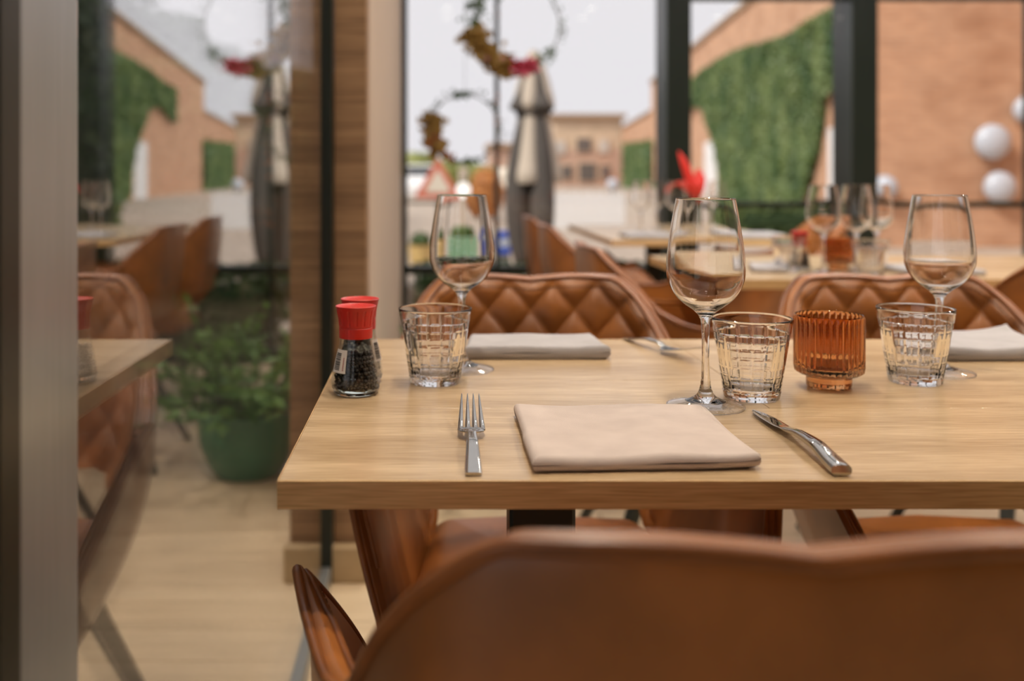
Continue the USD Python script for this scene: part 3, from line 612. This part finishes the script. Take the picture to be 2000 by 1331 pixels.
def fork_parts(t):
    zc = PchipInterpolator([0, .03, .07, .095, .112, .122, .14, .17, .206], [.0022, .006, .0115, .0115, .0075, .0065, .0085, .0145, .0225])
    wd = PchipInterpolator([0, .02, .06, .095, .108, .114, .120, .130], [.0140, .0132, .0108, .0088, .0098, .0160, .0240, .0255])
    tk = PchipInterpolator([0, .05, .09, .11, .13, .206], [.0026, .0032, .0036, .0026, .0020, .0014])
    part(t, 'handle', flat_grid(wd, np.r_[np.linspace(0, .104, 44), np.linspace(.106, .1285, 20)], tk, zc, 10), 'steel', 45)
    for k in range(4):
        xb, xt = (k - 1.5) * .0069, (k - 1.5) * .0058; ys = np.linspace(.124, .206, 26); n = 10; th = np.linspace(0, 2 * np.pi, n, endpoint=False); rows = []
        for y_ in ys:
            q = (y_ - .124) / .082; w = .0050 * (1 - q) ** .75 * .5 + .0004; xx = xb + (xt - xb) * q
            rows.append(np.stack([xx + w * np.cos(th), np.full(n, y_), zc(y_) + tk(y_) / 2 * (1 - .4 * q) * np.sin(th)], -1))
        P = np.array(rows); m = grid(P, wrap=True); v = np.vstack([m.vertices, P[0].mean(0), P[-1].mean(0)]); kk = len(v); f = list(m.faces)
        for j in range(n): f += [(kk - 2, (j + 1) % n, j), (kk - 1, (len(ys) - 1) * n + j, (len(ys) - 1) * n + (j + 1) % n)]
        m = trimesh.Trimesh(v, np.array(f), process=True); m.fix_normals(); part(t, 'tine', m, 'steel', 50)
fk = thing('fork', 'steel fork lying left of the front napkin, tines raised', 'fork', (PX(925, .808), .809, 0.75), -1.5); fork_parts(fk)
copy(fk, (PX(1222, 1.485), 1.484, 0.75), 180 + 17, 'fork across the table right of the left napkin, tines towards the front')
def knife_parts(t):
    zc = PchipInterpolator([0, .02, .06, .10, .125, .15, .217], [.0050, .0066, .0108, .0092, .0062, .0040, .0022])
    wd = PchipInterpolator([0, .006, .05, .10, .128, .135], [.0168, .0170, .0138, .0108, .0125, .0120])
    tk = PchipInterpolator([0, .006, .05, .10, .128, .135], [.0088, .0094, .0078, .0060, .0040, .0022])
    part(t, 'handle', flat_grid(wd, np.r_[0, .0006, .002, np.linspace(.005, .135, 60)], tk, zc, 12), 'steel', 40)
    part(t, 'handle_groove', flat_grid(lambda y_: .0022 * math.sin(max(0, min(1, (y_ - .02) / .09)) * math.pi) + .0004, np.linspace(.022, .108, 30), lambda y_: .0012, lambda y_: float(zc(y_) + tk(y_) / 2 - .0002), 6), 'steel', 40)
    bw = PchipInterpolator([.122, .132, .15, .175, .200, .213, .2175], [.0105, .0150, .0180, .0186, .0150, .0078, .0010])
    off = PchipInterpolator([.122, .16, .2, .2175], [0, -.0006, -.0030, -.0062])
    ys = np.r_[np.linspace(.122, .20, 34), np.linspace(.202, .2175, 14)]
    m = flat_grid(bw, ys, lambda y_: .0017 - .0006 * (y_ - .122) / .095, zc, 10); v = np.array(m.vertices); v[:, 0] += off(np.clip(v[:, 1], .122, .2175))
    v[:, 2] += v[:, 0] * -0.10; part(t, 'blade', trimesh.Trimesh(v, m.faces, process=False), 'steel_blade', 40)
kn = thing('knife', 'steel table knife lying right of the front napkin', 'knife', (PX(1641, .812), .809, 0.7501), -1.2); knife_parts(kn)

# ------------------------------------------------------------------ plants, wreaths, flower inside and just outside
def pot_plant():
    t = thing('potted_plant', 'bushy green plant in a dark green glazed pot behind the left quilted chair', 'potted plant', (0.10, 3.32, 0))
    part(t, 'pot', lathe([(0, .004), (.10, .0), (.108, .006), (.135, .05), (.158, .11), (.163, .16), (.166, .20), (.172, .214), (.170, .222), (.160, .222), (.152, .205), (.150, .19), (0, .19)], 64), 'pot_glaze', 40)
    part(t, 'soil', lathe([(0, .191), (.149, .191), (.13, .198), (0, .203)], 40), 'soil', 40)
    P, N, Tp = [], [], []; rr = np.random.default_rng(11); st = []
    for k in range(46):
        a = rr.uniform(0, 2 * np.pi); el = rr.uniform(.35, 1.4); L = rr.uniform(.26, .46); d = np.array([math.cos(a) * math.cos(el), math.sin(a) * math.cos(el), math.sin(el)])
        p0 = np.array([math.cos(a) * .05, math.sin(a) * .05, .2]); q = np.linspace(0, 1, 9); path = p0 + np.outer(q * L, d) + np.outer(q ** 2, [0, 0, -.13 * math.cos(el)])
        path[:, 2] = np.maximum(path[:, 2], .16); path[:, 0] = np.clip(path[:, 0], -.19, .26); st.append(tube(path, np.linspace(.0035, .001, 9), 4))
        for i in range(24):
            s = rr.uniform(.2, 1); c = np.array([np.interp(s, q, path[:, j]) for j in range(3)]); side = rr.normal(size=3); P.append(np.clip(c + side * .014, [-.19, -9, 0], [.26, 9, 9])); N.append(np.array([0, 0, 1.0]) + rr.normal(size=3) * .5); Tp.append(d + side * .5)
    part(t, 'stems', cat_(st), 'twig', True, kind='stuff')
    part(t, 'foliage', leaves(P, N, .024, 3, 2.4, .2, Tp), 'fern_leaf', False, kind='stuff')
    fl = []
    for k in range(9):
        c = (.17 + rr.normal() * .03, -.10 + rr.normal() * .03, .25 + rr.normal() * .035); p, d = scatter_ball(7, c, (.012,) * 3, k); fl.append(leaves(p, d, .016, k))
    part(t, 'flowers', cat_(fl), 'orange_leaf', False, kind='stuff', label='small orange red flowers at the side of the pot')
pot_plant()
def wreath(x, z, R, label, clusters, seed, y=5.18):
    t = thing('wreath', label, 'wreath', (x, y, z), 0); rr = np.random.default_rng(seed)
    a = np.linspace(0, 2 * np.pi, 49); part(t, 'ring', tube(np.stack([R * np.cos(a), 0 * a, R * np.sin(a)], -1), .0035, 6, False), 'twig', True)
    part(t, 'hanging_cord', tube([(0, 0, R), (0.002, 0.01, 2.46 - z)], .0012, 5), 'twig', True)
    tw = []; P = []; N = []
    for k in range(110):
        q = rr.uniform(0, 2 * np.pi); b = np.array([R * math.cos(q), 0, R * math.sin(q)]); d = np.array([math.cos(q) * rr.uniform(-.3, 1) - math.sin(q) * .8, rr.normal() * .4, math.sin(q) * rr.uniform(-.3, 1) + math.cos(q) * .8]); e = b + d * rr.uniform(.02, .055)
        tw.append(bar(b, e, .0016, .0008, 3)); P += [e + rr.normal(size=3) * .006 for _ in range(2)]; N += [rr.normal(size=3) for _ in range(2)]
    part(t, 'twigs', cat_(tw), 'twig', False, kind='stuff'); part(t, 'sprigs', leaves(P, N, .012, seed), 'hedge_leaf', False, kind='stuff')
    for (a0, a1, wd, n, mat, nm, sz) in clusters:
        q = np.radians(rr.uniform(a0, a1, n)); rad = R + rr.normal(size=n) * wd; P = np.stack([rad * np.cos(q), rr.normal(size=n) * .02 - .01, rad * np.sin(q)], -1); N = rr.normal(size=(n, 3)) * .8 + np.array([0, -1, 0]); part(t, nm, leaves(P, N, sz, seed + 1, 1.25), mat, False, kind='stuff')
wd_ = 5.18
wreath(PX(1006, wd_), PZ(52, wd_), .222, 'twig wreath with brown leaves and magenta flowers hanging by the far mullion, upper one', [(185, 265, .024, 420, 'olive_leaf', 'leaf_cluster', .040), (262, 296, .020, 140, 'magenta_petal', 'flower_cluster', .03), (225, 255, .02, 30, 'pink_petal', 'pale_flower_cluster', .03), (300, 330, .02, 30, 'hedge_leaf', 'green_sprigs', .02), (115, 185, .030, 110, 'hedge_leaf', 'green_sprigs', .024)], 21, 5.11)
wreath(PX(908, wd_), PZ(250, wd_), .175, 'smaller twig wreath with an olive leaf cluster at its left, lower one', [(155, 222, .024, 330, 'olive_leaf', 'leaf_cluster', .038), (195, 222, .014, 60, 'dry_leaf', 'dry_leaf_cluster', .03), (82, 108, .008, 30, 'hedge_leaf', 'green_sprigs', .022), (228, 250, .012, 30, 'dry_leaf', 'dry_leaf_cluster', .024), (268, 292, .008, 26, 'hedge_leaf', 'green_sprigs', .02)], 22, 5.20)
ga = thing('garland', 'thin garland of reddish dry leaves hanging down the far window mullion', 'garland', (0.346, 5.252, 0)); rr = np.random.default_rng(31)
part(ga, 'cord', tube([(0.0, 0, 1.98), (0.003, 0, 1.5), (-.002, 0, 1.0), (0, 0, .7)], .0015, 5), 'twig', True)
zz = np.r_[rr.uniform(1.05, 1.42, 40), rr.uniform(.7, 1.9, 14)]; part(ga, 'dry_leaves', leaves(np.stack([rr.normal(size=54) * .009, rr.normal(size=54) * .008 - .012, zz], -1), rr.normal(size=(54, 3)), .015, 32), 'dry_leaf', False, kind='stuff')
vf = thing('flower_vase', 'red exotic flower in a slim glass vase on the far table', 'flower vase', (PX(1358, 4.3), 4.3, 0.75))
part(vf, 'vase', lathe([(0, .001), (.028, 0), (.030, .004), (.024, .06), (.018, .12), (.022, .16), (.0205, .16), (.0165, .12), (.022, .06), (.026, .01), (0, .008)], 40), 'glass', 45)
part(vf, 'stem', tube([(0, 0, .02), (0, 0, .12), (.004, 0, .20)], .004, 6), 'fern_leaf', True)
def petal(path, w):
    p = np.array(path, float); q = np.linspace(0, 1, len(p)); W = w * np.sin(np.pi * np.clip(q * .93 + .05, 0, 1)) ** .7; rows = []
    for i in range(len(p)): rows.append([p[i] + np.array([W[i] * k, abs(k) * W[i] * .5, W[i] * k * .35]) for k in (-1, -.5, 0, .5, 1)])
    return cat_([grid(np.array(rows)), grid(np.array(rows) + np.array([0, .0012, 0]), flip=True)])
for path, w in (([(0, 0, .15), (-.02, -.01, .22), (-.045, -.01, .29), (-.072, 0, .35)], .019), ([(0, 0, .15), (-.04, -.01, .205), (-.085, -.01, .215), (-.125, 0, .17)], .024), ([(0, 0, .13), (.012, -.02, .19), (.016, -.01, .23), (.012, 0, .275)], .030), ([(0, 0, .13), (.0, -.03, .17), (-.02, -.05, .20), (-.045, -.05, .225)], .024), ([(0, 0, .13), (.02, .02, .17), (.035, .02, .21), (.045, .02, .245)], .020)):
    part(vf, 'petal', petal(spline(path, .02), w), 'red_petal', True)

# ------------------------------------------------------------------ outside the far window
dirn = np.array([0.106, 1.0]); X0 = 7.46
def WD(px): return F * X0 / (px - 1049.0)              # depth at which the brick wall stood when measured
bt = thing('brick_building', 'long orange brick building with ivy running away along the street, right of the terrace', 'building', (X0, 0, 0), -math.degrees(math.atan(0.106)))
K = math.hypot(0.106, 1)
part(bt, 'wall', box(0, 6, 9 * K, 65 * K, -0.03, 7.0), 'brick', False)
part(bt, 'roof_edge', cbox(-.12, 6.1, 9 * K, 65.1 * K, 7.0, 7.22, .02), 'roof_brown', False)
part(bt, 'wall', box(0.02, 6, 65 * K, 88 * K, -0.03, 5.1), 'brick', False, label='lower end of the brick building')
part(bt, 'roof_edge', cbox(-.1, 6.1, 65.11 * K, 88 * K, 5.1, 5.3, .02), 'roof_brown', False)
for (pxa, pxb, h) in ((1378, 1400, 2.45), (1622, 1641, 2.2)):
    a, b = WD(pxa) * K, WD(pxb) * K
    dd = part(bt, 'door', cbox(-.06, .02, b, a, 0, h, .01), 'white_paint', False, label='white door in the brick wall')
    part(dd, 'door_panel', cbox(-.075, -.061, b + (a - b) * .2, b + (a - b) * .8, .3, h - .3, .01), 'white_paint', False)
FD = 14.0
bw_ = thing('brick_wall', 'tall orange brick wall filling the rightmost window panes', 'wall', (0, FD, 0), -90)
part(bw_, 'masonry', box(-.30, 0.0, PX(1688, FD), 11.0, -0.03, 7.0), 'brick', False)
part(bw_, 'coping', cbox(-.34, 0.04, PX(1688, FD) - .04, 11.0, 7.0, 7.1, .01), 'roof_brown', False)
for (px, py, rad, lab) in ((1930, 278, .25, 'upper white round lamp on the brick wall, right of the black uprights'), (1944, 366, .225, 'white round lamp on the brick wall just below another one'), (1998, 216, .2, 'white round lamp on the brick wall cut by the right picture edge'), (1722, 366, .17, 'small white round lamp on the brick wall close beside the black upright')):
    s_ = thing('wall_lamp', lab, 'wall lamp', (PX(px, FD), FD - 0.003, PZ(py, FD)), 0)
    part(s_, 'globe', moved(lathe([(0, 0), (rad * .55, 0.0), (rad * .9, .03), (rad, .08), (rad * .93, .14), (rad * .7, .19), (rad * .35, .215), (0, .22)], 40), (0, -.02, 0), rx=90), 'white_enamel', 40)
    part(s_, 'wall_plate', moved(lathe([(0, 0), (rad * .5, 0), (rad * .5, .021), (0, .021)], 24), (0, 0, 0), rx=90), 'black_metal', 30)
from shapely.geometry import Polygon
from shapely import contains_xy
def ivy(name, poly, n, label, size, seed):
    pg = Polygon(poly); x0, y0, x1, y1 = pg.bounds; rr = np.random.default_rng(seed); out = []
    q = np.array([(WD(a), PZ(b, WD(a))) for a, b in poly]); pw = Polygon(q).buffer(0); bx = pw.bounds
    while len(out) < n:
        c = rr.uniform((bx[0], bx[1]), (bx[2], bx[3]), (n, 2)); c = c[contains_xy(pw, c[:, 0], c[:, 1])]; out += list(c)
    c = np.array(out[:n]); c = c[c[:, 1] > 0.02]; n = len(c)
    bulge = .08 + .35 * meshkit.fbm(np.stack([c[:, 0] * .5, c[:, 1] * .5, 0 * c[:, 0]], -1), 3, seed)
    P = np.stack([X0 + .106 * c[:, 0] - bulge * rr.uniform(.3, 1, n), c[:, 0], c[:, 1]], -1); N = np.array([-1, -.35, .35]) + rr.normal(size=(n, 3)) * .55
    m = leaves(P, N, size, seed, 1.2); tag(part(None, name, m, 'ivy_leaf', False), label, 'ivy', kind='stuff')
ivy('ivy', [(1330, 175), (1347, 165), (1389, 131), (1430, 105), (1512, 80), (1561, 64), (1606, 30), (1640, 18), (1672, 8), (1672, 150), (1640, 176), (1617, 195), (1614, 240), (1602, 311), (1584, 367), (1565, 414), (1420, 396), (1411, 337), (1400, 262), (1380, 215), (1362, 205), (1330, 240)], 26000, 'dense green ivy covering the brick wall behind the far window', .17, 41)
ivy('ivy', [(1222, 283), (1276, 276), (1276, 386), (1222, 390)], 5000, 'patch of green ivy on the low far end of the brick building', .32, 42)

eb = thing('end_building', 'cream and pink brick building closing the end of the street', 'building', (0, 88.5, 0))
XA, XB = PX(960, 88), PX(1219, 88)
part(eb, 'wall', box(XA, XB, .3, 8, -.02, 3.4), 'facade_pink', False, label='pink brick lower storey')
part(eb, 'upper_wall', box(PX(1085, 88), XB, .3, 8, 3.4, 6.1), 'facade_cream', False, label='cream upper storey')
part(eb, 'roof', cbox(PX(1075, 88), XB + .3, -.2, 8.3, 6.1, 6.5, .05), 'roof_brown', False)
part(eb, 'roof', cbox(XA - .2, PX(1085, 88), -.1, 8.3, 3.4, 3.9, .05), 'roof_brown', False)
for (px, py, w, h) in ((1108, 336, .9, 1.2), (1148, 336, 1.5, 1.6), (1183, 336, .8, 1.2), (1095, 288, .8, 1.1), (1141, 283, 1.3, 1.2), (1180, 286, .8, 1.1)):
    x, z = PX(px, 88.5), PZ(py, 88.5); f = part(eb, 'window', cbox(x - w / 2 - .12, x + w / 2 + .12, .18, .32, z - h / 2 - .12, z + h / 2 + .12, .02), 'facade_cream', False)
    part(f, 'pane', box(x - w / 2, x + w / 2, .14, .19, z - h / 2, z + h / 2), 'window_pale' if py < 300 and px != 1141 else 'window_dark', False)

# closed parasol
pa = thing('parasol', 'closed cream and charcoal parasol standing outside the far window', 'parasol', (PX(1042, 8.9), 8.9, -0.004))
part(pa, 'pole', tube([(0, 0, 0), (0, 0, 2.12)], .022, 16), 'black_metal', 40)
part(pa, 'base', lathe([(0, 0), (.24, 0), (.25, .02), (.24, .05), (.06, .07), (.03, .12), (0, .12)], 40), 'black_metal', 40)
prf = [(.03, 2.12), (.085, 2.02), (.155, 1.80), (.190, 1.62), (.145, 1.55), (.165, 1.42), (.225, 1.15), (.265, .98), (.25, .93)]
prg = [(.0, 2.08), (.08, 1.98), (.15, 1.75), (.23, 1.60), (.14, 1.54), (.175, 1.40), (.24, 1.1), (.27, .75), (.22, .35), (.15, .16)]
for k in range(8):
    grey = k in (1, 4, 7); pr = np.array(spline(prg if grey else prf, .03)); a0 = math.radians(-112 + k * 45); rows = []
    for q in np.linspace(0, 2 * np.pi, 14, endpoint=False):
        ca, sa = math.cos(q), math.sin(q)
        rows.append(np.stack([(pr[:, 0] * (.60 + .42 * ca)) * math.cos(a0) - (pr[:, 0] * .40 * sa) * math.sin(a0), (pr[:, 0] * (.60 + .42 * ca)) * math.sin(a0) + (pr[:, 0] * .40 * sa) * math.cos(a0), pr[:, 1]], -1))
    part(pa, 'canopy_fold', grid(np.array(rows).transpose(1, 0, 2), flip=True, wrap=True), 'canvas_grey' if grey else 'canvas_cream', True)
part(pa, 'strap', lathe([(.142, 1.525), (.154, 1.53), (.154, 1.575), (.142, 1.58)], 32), 'canvas_grey', 40)
part(pa, 'crank', cat_([tube([(.02, -.06, 1.57), (.12, -.10, 1.585)], .012, 8), hull_of([(.14, -.11, 1.59)], [.03])]), 'black_metal', 40)

# street furniture seen small and blurred
rs = thing('warning_sign', 'red bordered triangular warning sign standing on the street', 'road sign', (PX(855, 15), 15, -0.02))
def tri(r_, y0, y1, zc):
    p = [(r_ * math.sin(a), r_ * math.cos(a) + zc) for a in (0, 2 * math.pi / 3, 4 * math.pi / 3)]
    c = [(x + .06 * (0 - x) / r_ + .03 * math.cos(b), z + .06 * (zc - z) / r_ + .03 * math.sin(b)) for x, z in p for b in np.linspace(0, 6.28, 9)]
    return trimesh.convex.convex_hull(np.array([(x, yy, z) for x, z in c for yy in (y0, y1)]))
part(rs, 'red_plate', tri(.42, 0, .02, .88), 'sign_red', False); part(rs, 'cream_face', tri(.24, -.012, -.001, .88), 'sign_cream', False)
part(rs, 'post', tube([(0, .04, 0), (0, .04, 1.0)], .025, 10), 'rail_grey', 40)
lp = thing('street_lamp', 'cream lamp post with a bright white globe, behind the lower wreath', 'lamp', (PX(905, 14), 14, -0.02))
part(lp, 'post', cbox(-.06, .06, .05, .17, 0, 1.12, .01), 'canvas_cream', False); part(lp, 'globe', moved(trimesh.creation.icosphere(3, .10), (0, 0, PZ(371, 14) + .02)), 'globe_glow', True)
part(lp, 'bracket', tube([(0, .06, 1.0), (0, 0, 1.0), (0, 0, .90)], .012, 8), 'black_metal', 40)
lp2 = thing('street_lamp', 'far lamp post with a white globe before the end building', 'lamp', (PX(1197, 40), 40, -0.02))
part(lp2, 'post', tube([(0, 0, 0), (0, 0, .6)], .06, 10), 'black_metal', 40); part(lp2, 'globe', moved(trimesh.creation.icosphere(3, .24), (0, 0, PZ(360, 40))), 'white_enamel', True)
ob = thing('autumn_bush', 'rounded orange autumn bush beside the mullion', 'bush', (PX(950, 22), 22, -0.02))
p_, d_ = scatter_ball(1500, (0, 0, .62), (.42, .42, .60), 51); part(ob, 'foliage', leaves(p_, d_, .09, 52), 'orange_leaf', False, kind='stuff'); part(ob, 'trunk', tube([(0, 0, 0), (0, 0, .5)], .04, 8), 'bark', True)
for k, (px, d, h, w, lab) in enumerate(((812, 48, 1.9, 1.5, 'pale yellow green tree at the left of the far window, nearest the timber wall'), (862, 60, 1.7, 2.0, 'pale yellow green tree behind the warning sign'), (925, 70, 1.6, 2.2, 'pale yellow green tree behind the orange bush'))):
    tr = thing('street_tree', lab, 'tree', (PX(px, d), d, -0.02)); p_, d_ = scatter_ball(1600, (0, 0, h * .62), (w, w, h * .55), 60 + k); part(tr, 'foliage', leaves(p_, d_, .24, 70 + k), 'tree_leaf', False, kind='stuff'); part(tr, 'trunk', tube([(0, 0, 0), (0.05, 0, h * .7)], .1, 8), 'bark', True)
bo = thing('bollard', 'low bollard with a round blue and white sign left of the parasol', 'bollard', (PX(985, 10), 10, -0.02))
part(bo, 'post', cbox(-.06, .06, .02, .12, 0, .46, .01), 'rail_grey', False); part(bo, 'blue_disc', moved(lathe([(0, 0), (.115, 0), (.12, .006), (.115, .012), (0, .012)], 40), (0, .018, .34), rx=90), 'sign_blue', 40); part(bo, 'white_disc', moved(lathe([(0, 0), (.05, 0), (.05, .004), (0, .004)], 30), (0, .0055, .34), rx=90), 'white_enamel', 40)
yt = thing('planter', 'yellow planter tub beyond the window beside the timber wall', 'planter', (PX(822, 11), 11, -0.02))
part(yt, 'tub', lathe([(0, 0), (.11, 0), (.14, .24), (.15, .25), (.13, .25), (.12, .2), (0, .2)], 32), 'yellow_paint', 40); p_, d_ = scatter_ball(160, (0, 0, .3), (.13, .13, .10), 81); part(yt, 'foliage', leaves(p_, d_, .04, 82), 'hedge_leaf', False, kind='stuff')
gb = thing('planter', 'pale green planter box seen through the left wine glass', 'planter', (PX(905, 11.5), 11.5, -0.02))
part(gb, 'box', cbox(-.28, .28, -.12, .12, 0, .24, .01), 'green_paint', False); p_, d_ = scatter_ball(260, (0, 0, .3), (.27, .11, .10), 83); part(gb, 'foliage', leaves(p_, d_, .05, 84), 'fern_leaf', False, kind='stuff')
def car(name, x, y, col, label, rz=0):
    t = thing(name, label, 'car', (x, y, -0.02), rz)
    def loft(secs):
        rows = [[(sx * w, yy, z) for sx, z in ((-1, z0), (-1, (z0 + z1) / 2), (-.86, z1), (.86, z1), (1, (z0 + z1) / 2), (1, z0))] for yy, w, z0, z1 in secs]; return trimesh.convex.convex_hull(np.array(rows).reshape(-1, 3))
    part(t, 'body', loft([(-2.1, .72, .3, .62), (-1.9, .84, .22, .85), (-.6, .88, .2, .95), (1.6, .88, .2, .95), (2.0, .8, .3, .85)]), col, False)
    cb = part(t, 'cabin', loft([(-.9, .74, .93, .95), (-.3, .66, .93, 1.42), (1.0, .66, .93, 1.44), (1.7, .72, .93, .95)]), col, False)
    part(cb, 'windscreen', trimesh.convex.convex_hull(np.array([(sx * w, yy, z) for sx in (-1, 1) for w, yy, z in ((.62, -.86, .98), (.56, -.40, 1.36), (.56, -.36, 1.36), (.62, -.8, .98))])), 'car_glass', False)
    for sx in (-1, 1):
        part(t, 'headlamp', hull_of([(sx * .6, -2.02, .66), (sx * .7, -1.96, .67)], [.08, .08]), 'white_enamel', True)
        for yy in (-1.3, 1.3): part(t, 'wheel', moved(lathe([(0, -.1), (.26, -.1), (.31, -.07), (.31, .07), (.26, .1), (0, .1)], 28), (sx * .76, yy, .31), ry=90), 'rubber', 40)
    return t
car('parked_car', PX(822, 36), 38, 'white_paint', 'white car parked across the street left of the first mullion')
car('parked_car', PX(1010, 52), 54, 'sign_cream', 'cream car parked far down the street behind the parasol', 20)
fe = thing('picket_fence', 'bright white picket fence before the end building', 'fence', (PX(1072, 19), 19, -0.02))
wf = PX(1216, 19) - PX(1072, 19); nP = 19
for k in range(nP):
    x = wf * k / (nP - 1); h = .70 + .02 * math.sin(k * 2.1); part(fe, 'picket', trimesh.convex.convex_hull(np.array([(x + a, yy, z) for a, z in ((-.036, 0), (.036, 0), (.036, h - .04), (0, h), (-.036, h - .04)) for yy in (-.012, .012)])), 'white_paint', False)
for z in (.16, .50): part(fe, 'rail', cbox(-.04, wf + .04, .0125, .045, z, z + .07, .004), 'white_paint', False)
# low planting at the foot of the window wall
def hedge(name, x0, x1, y0, y1, h, n, label, mat, size, seed, top_noise=.1):
    rr = np.random.default_rng(seed); L = [x1 - x0, y1 - y0]
    p = rr.uniform((x0, y0, 0), (x1, y1, 1), (n, 3)); hh = h * (1 - top_noise + 2 * top_noise * meshkit.fbm(np.stack([p[:, 0] * 1.3, p[:, 1] * 1.3, 0 * p[:, 0]], -1), 3, seed)); p[:, 2] = hh * (1 - (1 - p[:, 2]) ** 1.6 * .98)
    d = np.stack([(p[:, 0] - (x0 + x1) / 2) / L[0], (p[:, 1] - (y0 + y1) / 2) / L[1], p[:, 2] / h - .3], -1) + rr.normal(size=(n, 3)) * .35
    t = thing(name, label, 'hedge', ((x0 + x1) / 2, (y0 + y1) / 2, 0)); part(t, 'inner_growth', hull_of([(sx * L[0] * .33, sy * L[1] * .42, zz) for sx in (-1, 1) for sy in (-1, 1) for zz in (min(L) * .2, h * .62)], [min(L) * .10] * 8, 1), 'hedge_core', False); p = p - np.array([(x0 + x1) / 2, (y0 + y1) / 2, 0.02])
    part(t, 'foliage', leaves(p, d, size, seed, 1.5), mat, False, kind='stuff')
    st = [tube([(x, 0, -.02), (x + .02, 0, h * .6)], .02 * min(1, h), 5) for x in np.linspace(-L[0] * .45, L[0] * .45, 9)] if L[0] > L[1] else [tube([(0, yy, -.19), (.02, yy, h * .6)], .03, 5) for yy in np.linspace(-L[1] * .45, L[1] * .45, 20)]
    part(t, 'stems', cat_(st), 'bark', True, kind='stuff')
hedge('low_hedge', -0.1, 3.2, 5.62, 6.0, .50, 5200, 'low green planting along the outside foot of the far window', 'hedge_leaf', .045, 91)
hedge('street_hedge', PX(1402, 17), PX(1650, 17), 16.5, 17.4, .50, 7500, 'clipped low hedge in front of the ivy covered wall', 'ivy_leaf', .08, 94)
hedge('end_hedge', -2.6, -0.75, 8.0, 8.8, 1.9, 7000, 'dark hedge closing the far end of the terrace', 'hedge_leaf', .10, 93)
canopy = thing('terrace_canopy', 'dark roof canopy over the terrace left of the glass', 'roof', (0, 0, 2.7), kind='structure')
part(canopy, 'roof_board', cbox(-3.4, -0.36, -3.0, 6.2, 0.0, 0.1, .01), 'bark', False)
hedge('tall_hedge', -4.2, -3.0, -1.0, 24.0, 3.0, 16000, 'tall dark hedge beside the terrace, seen dimly through the left glass', 'hedge_leaf', .20, 92)
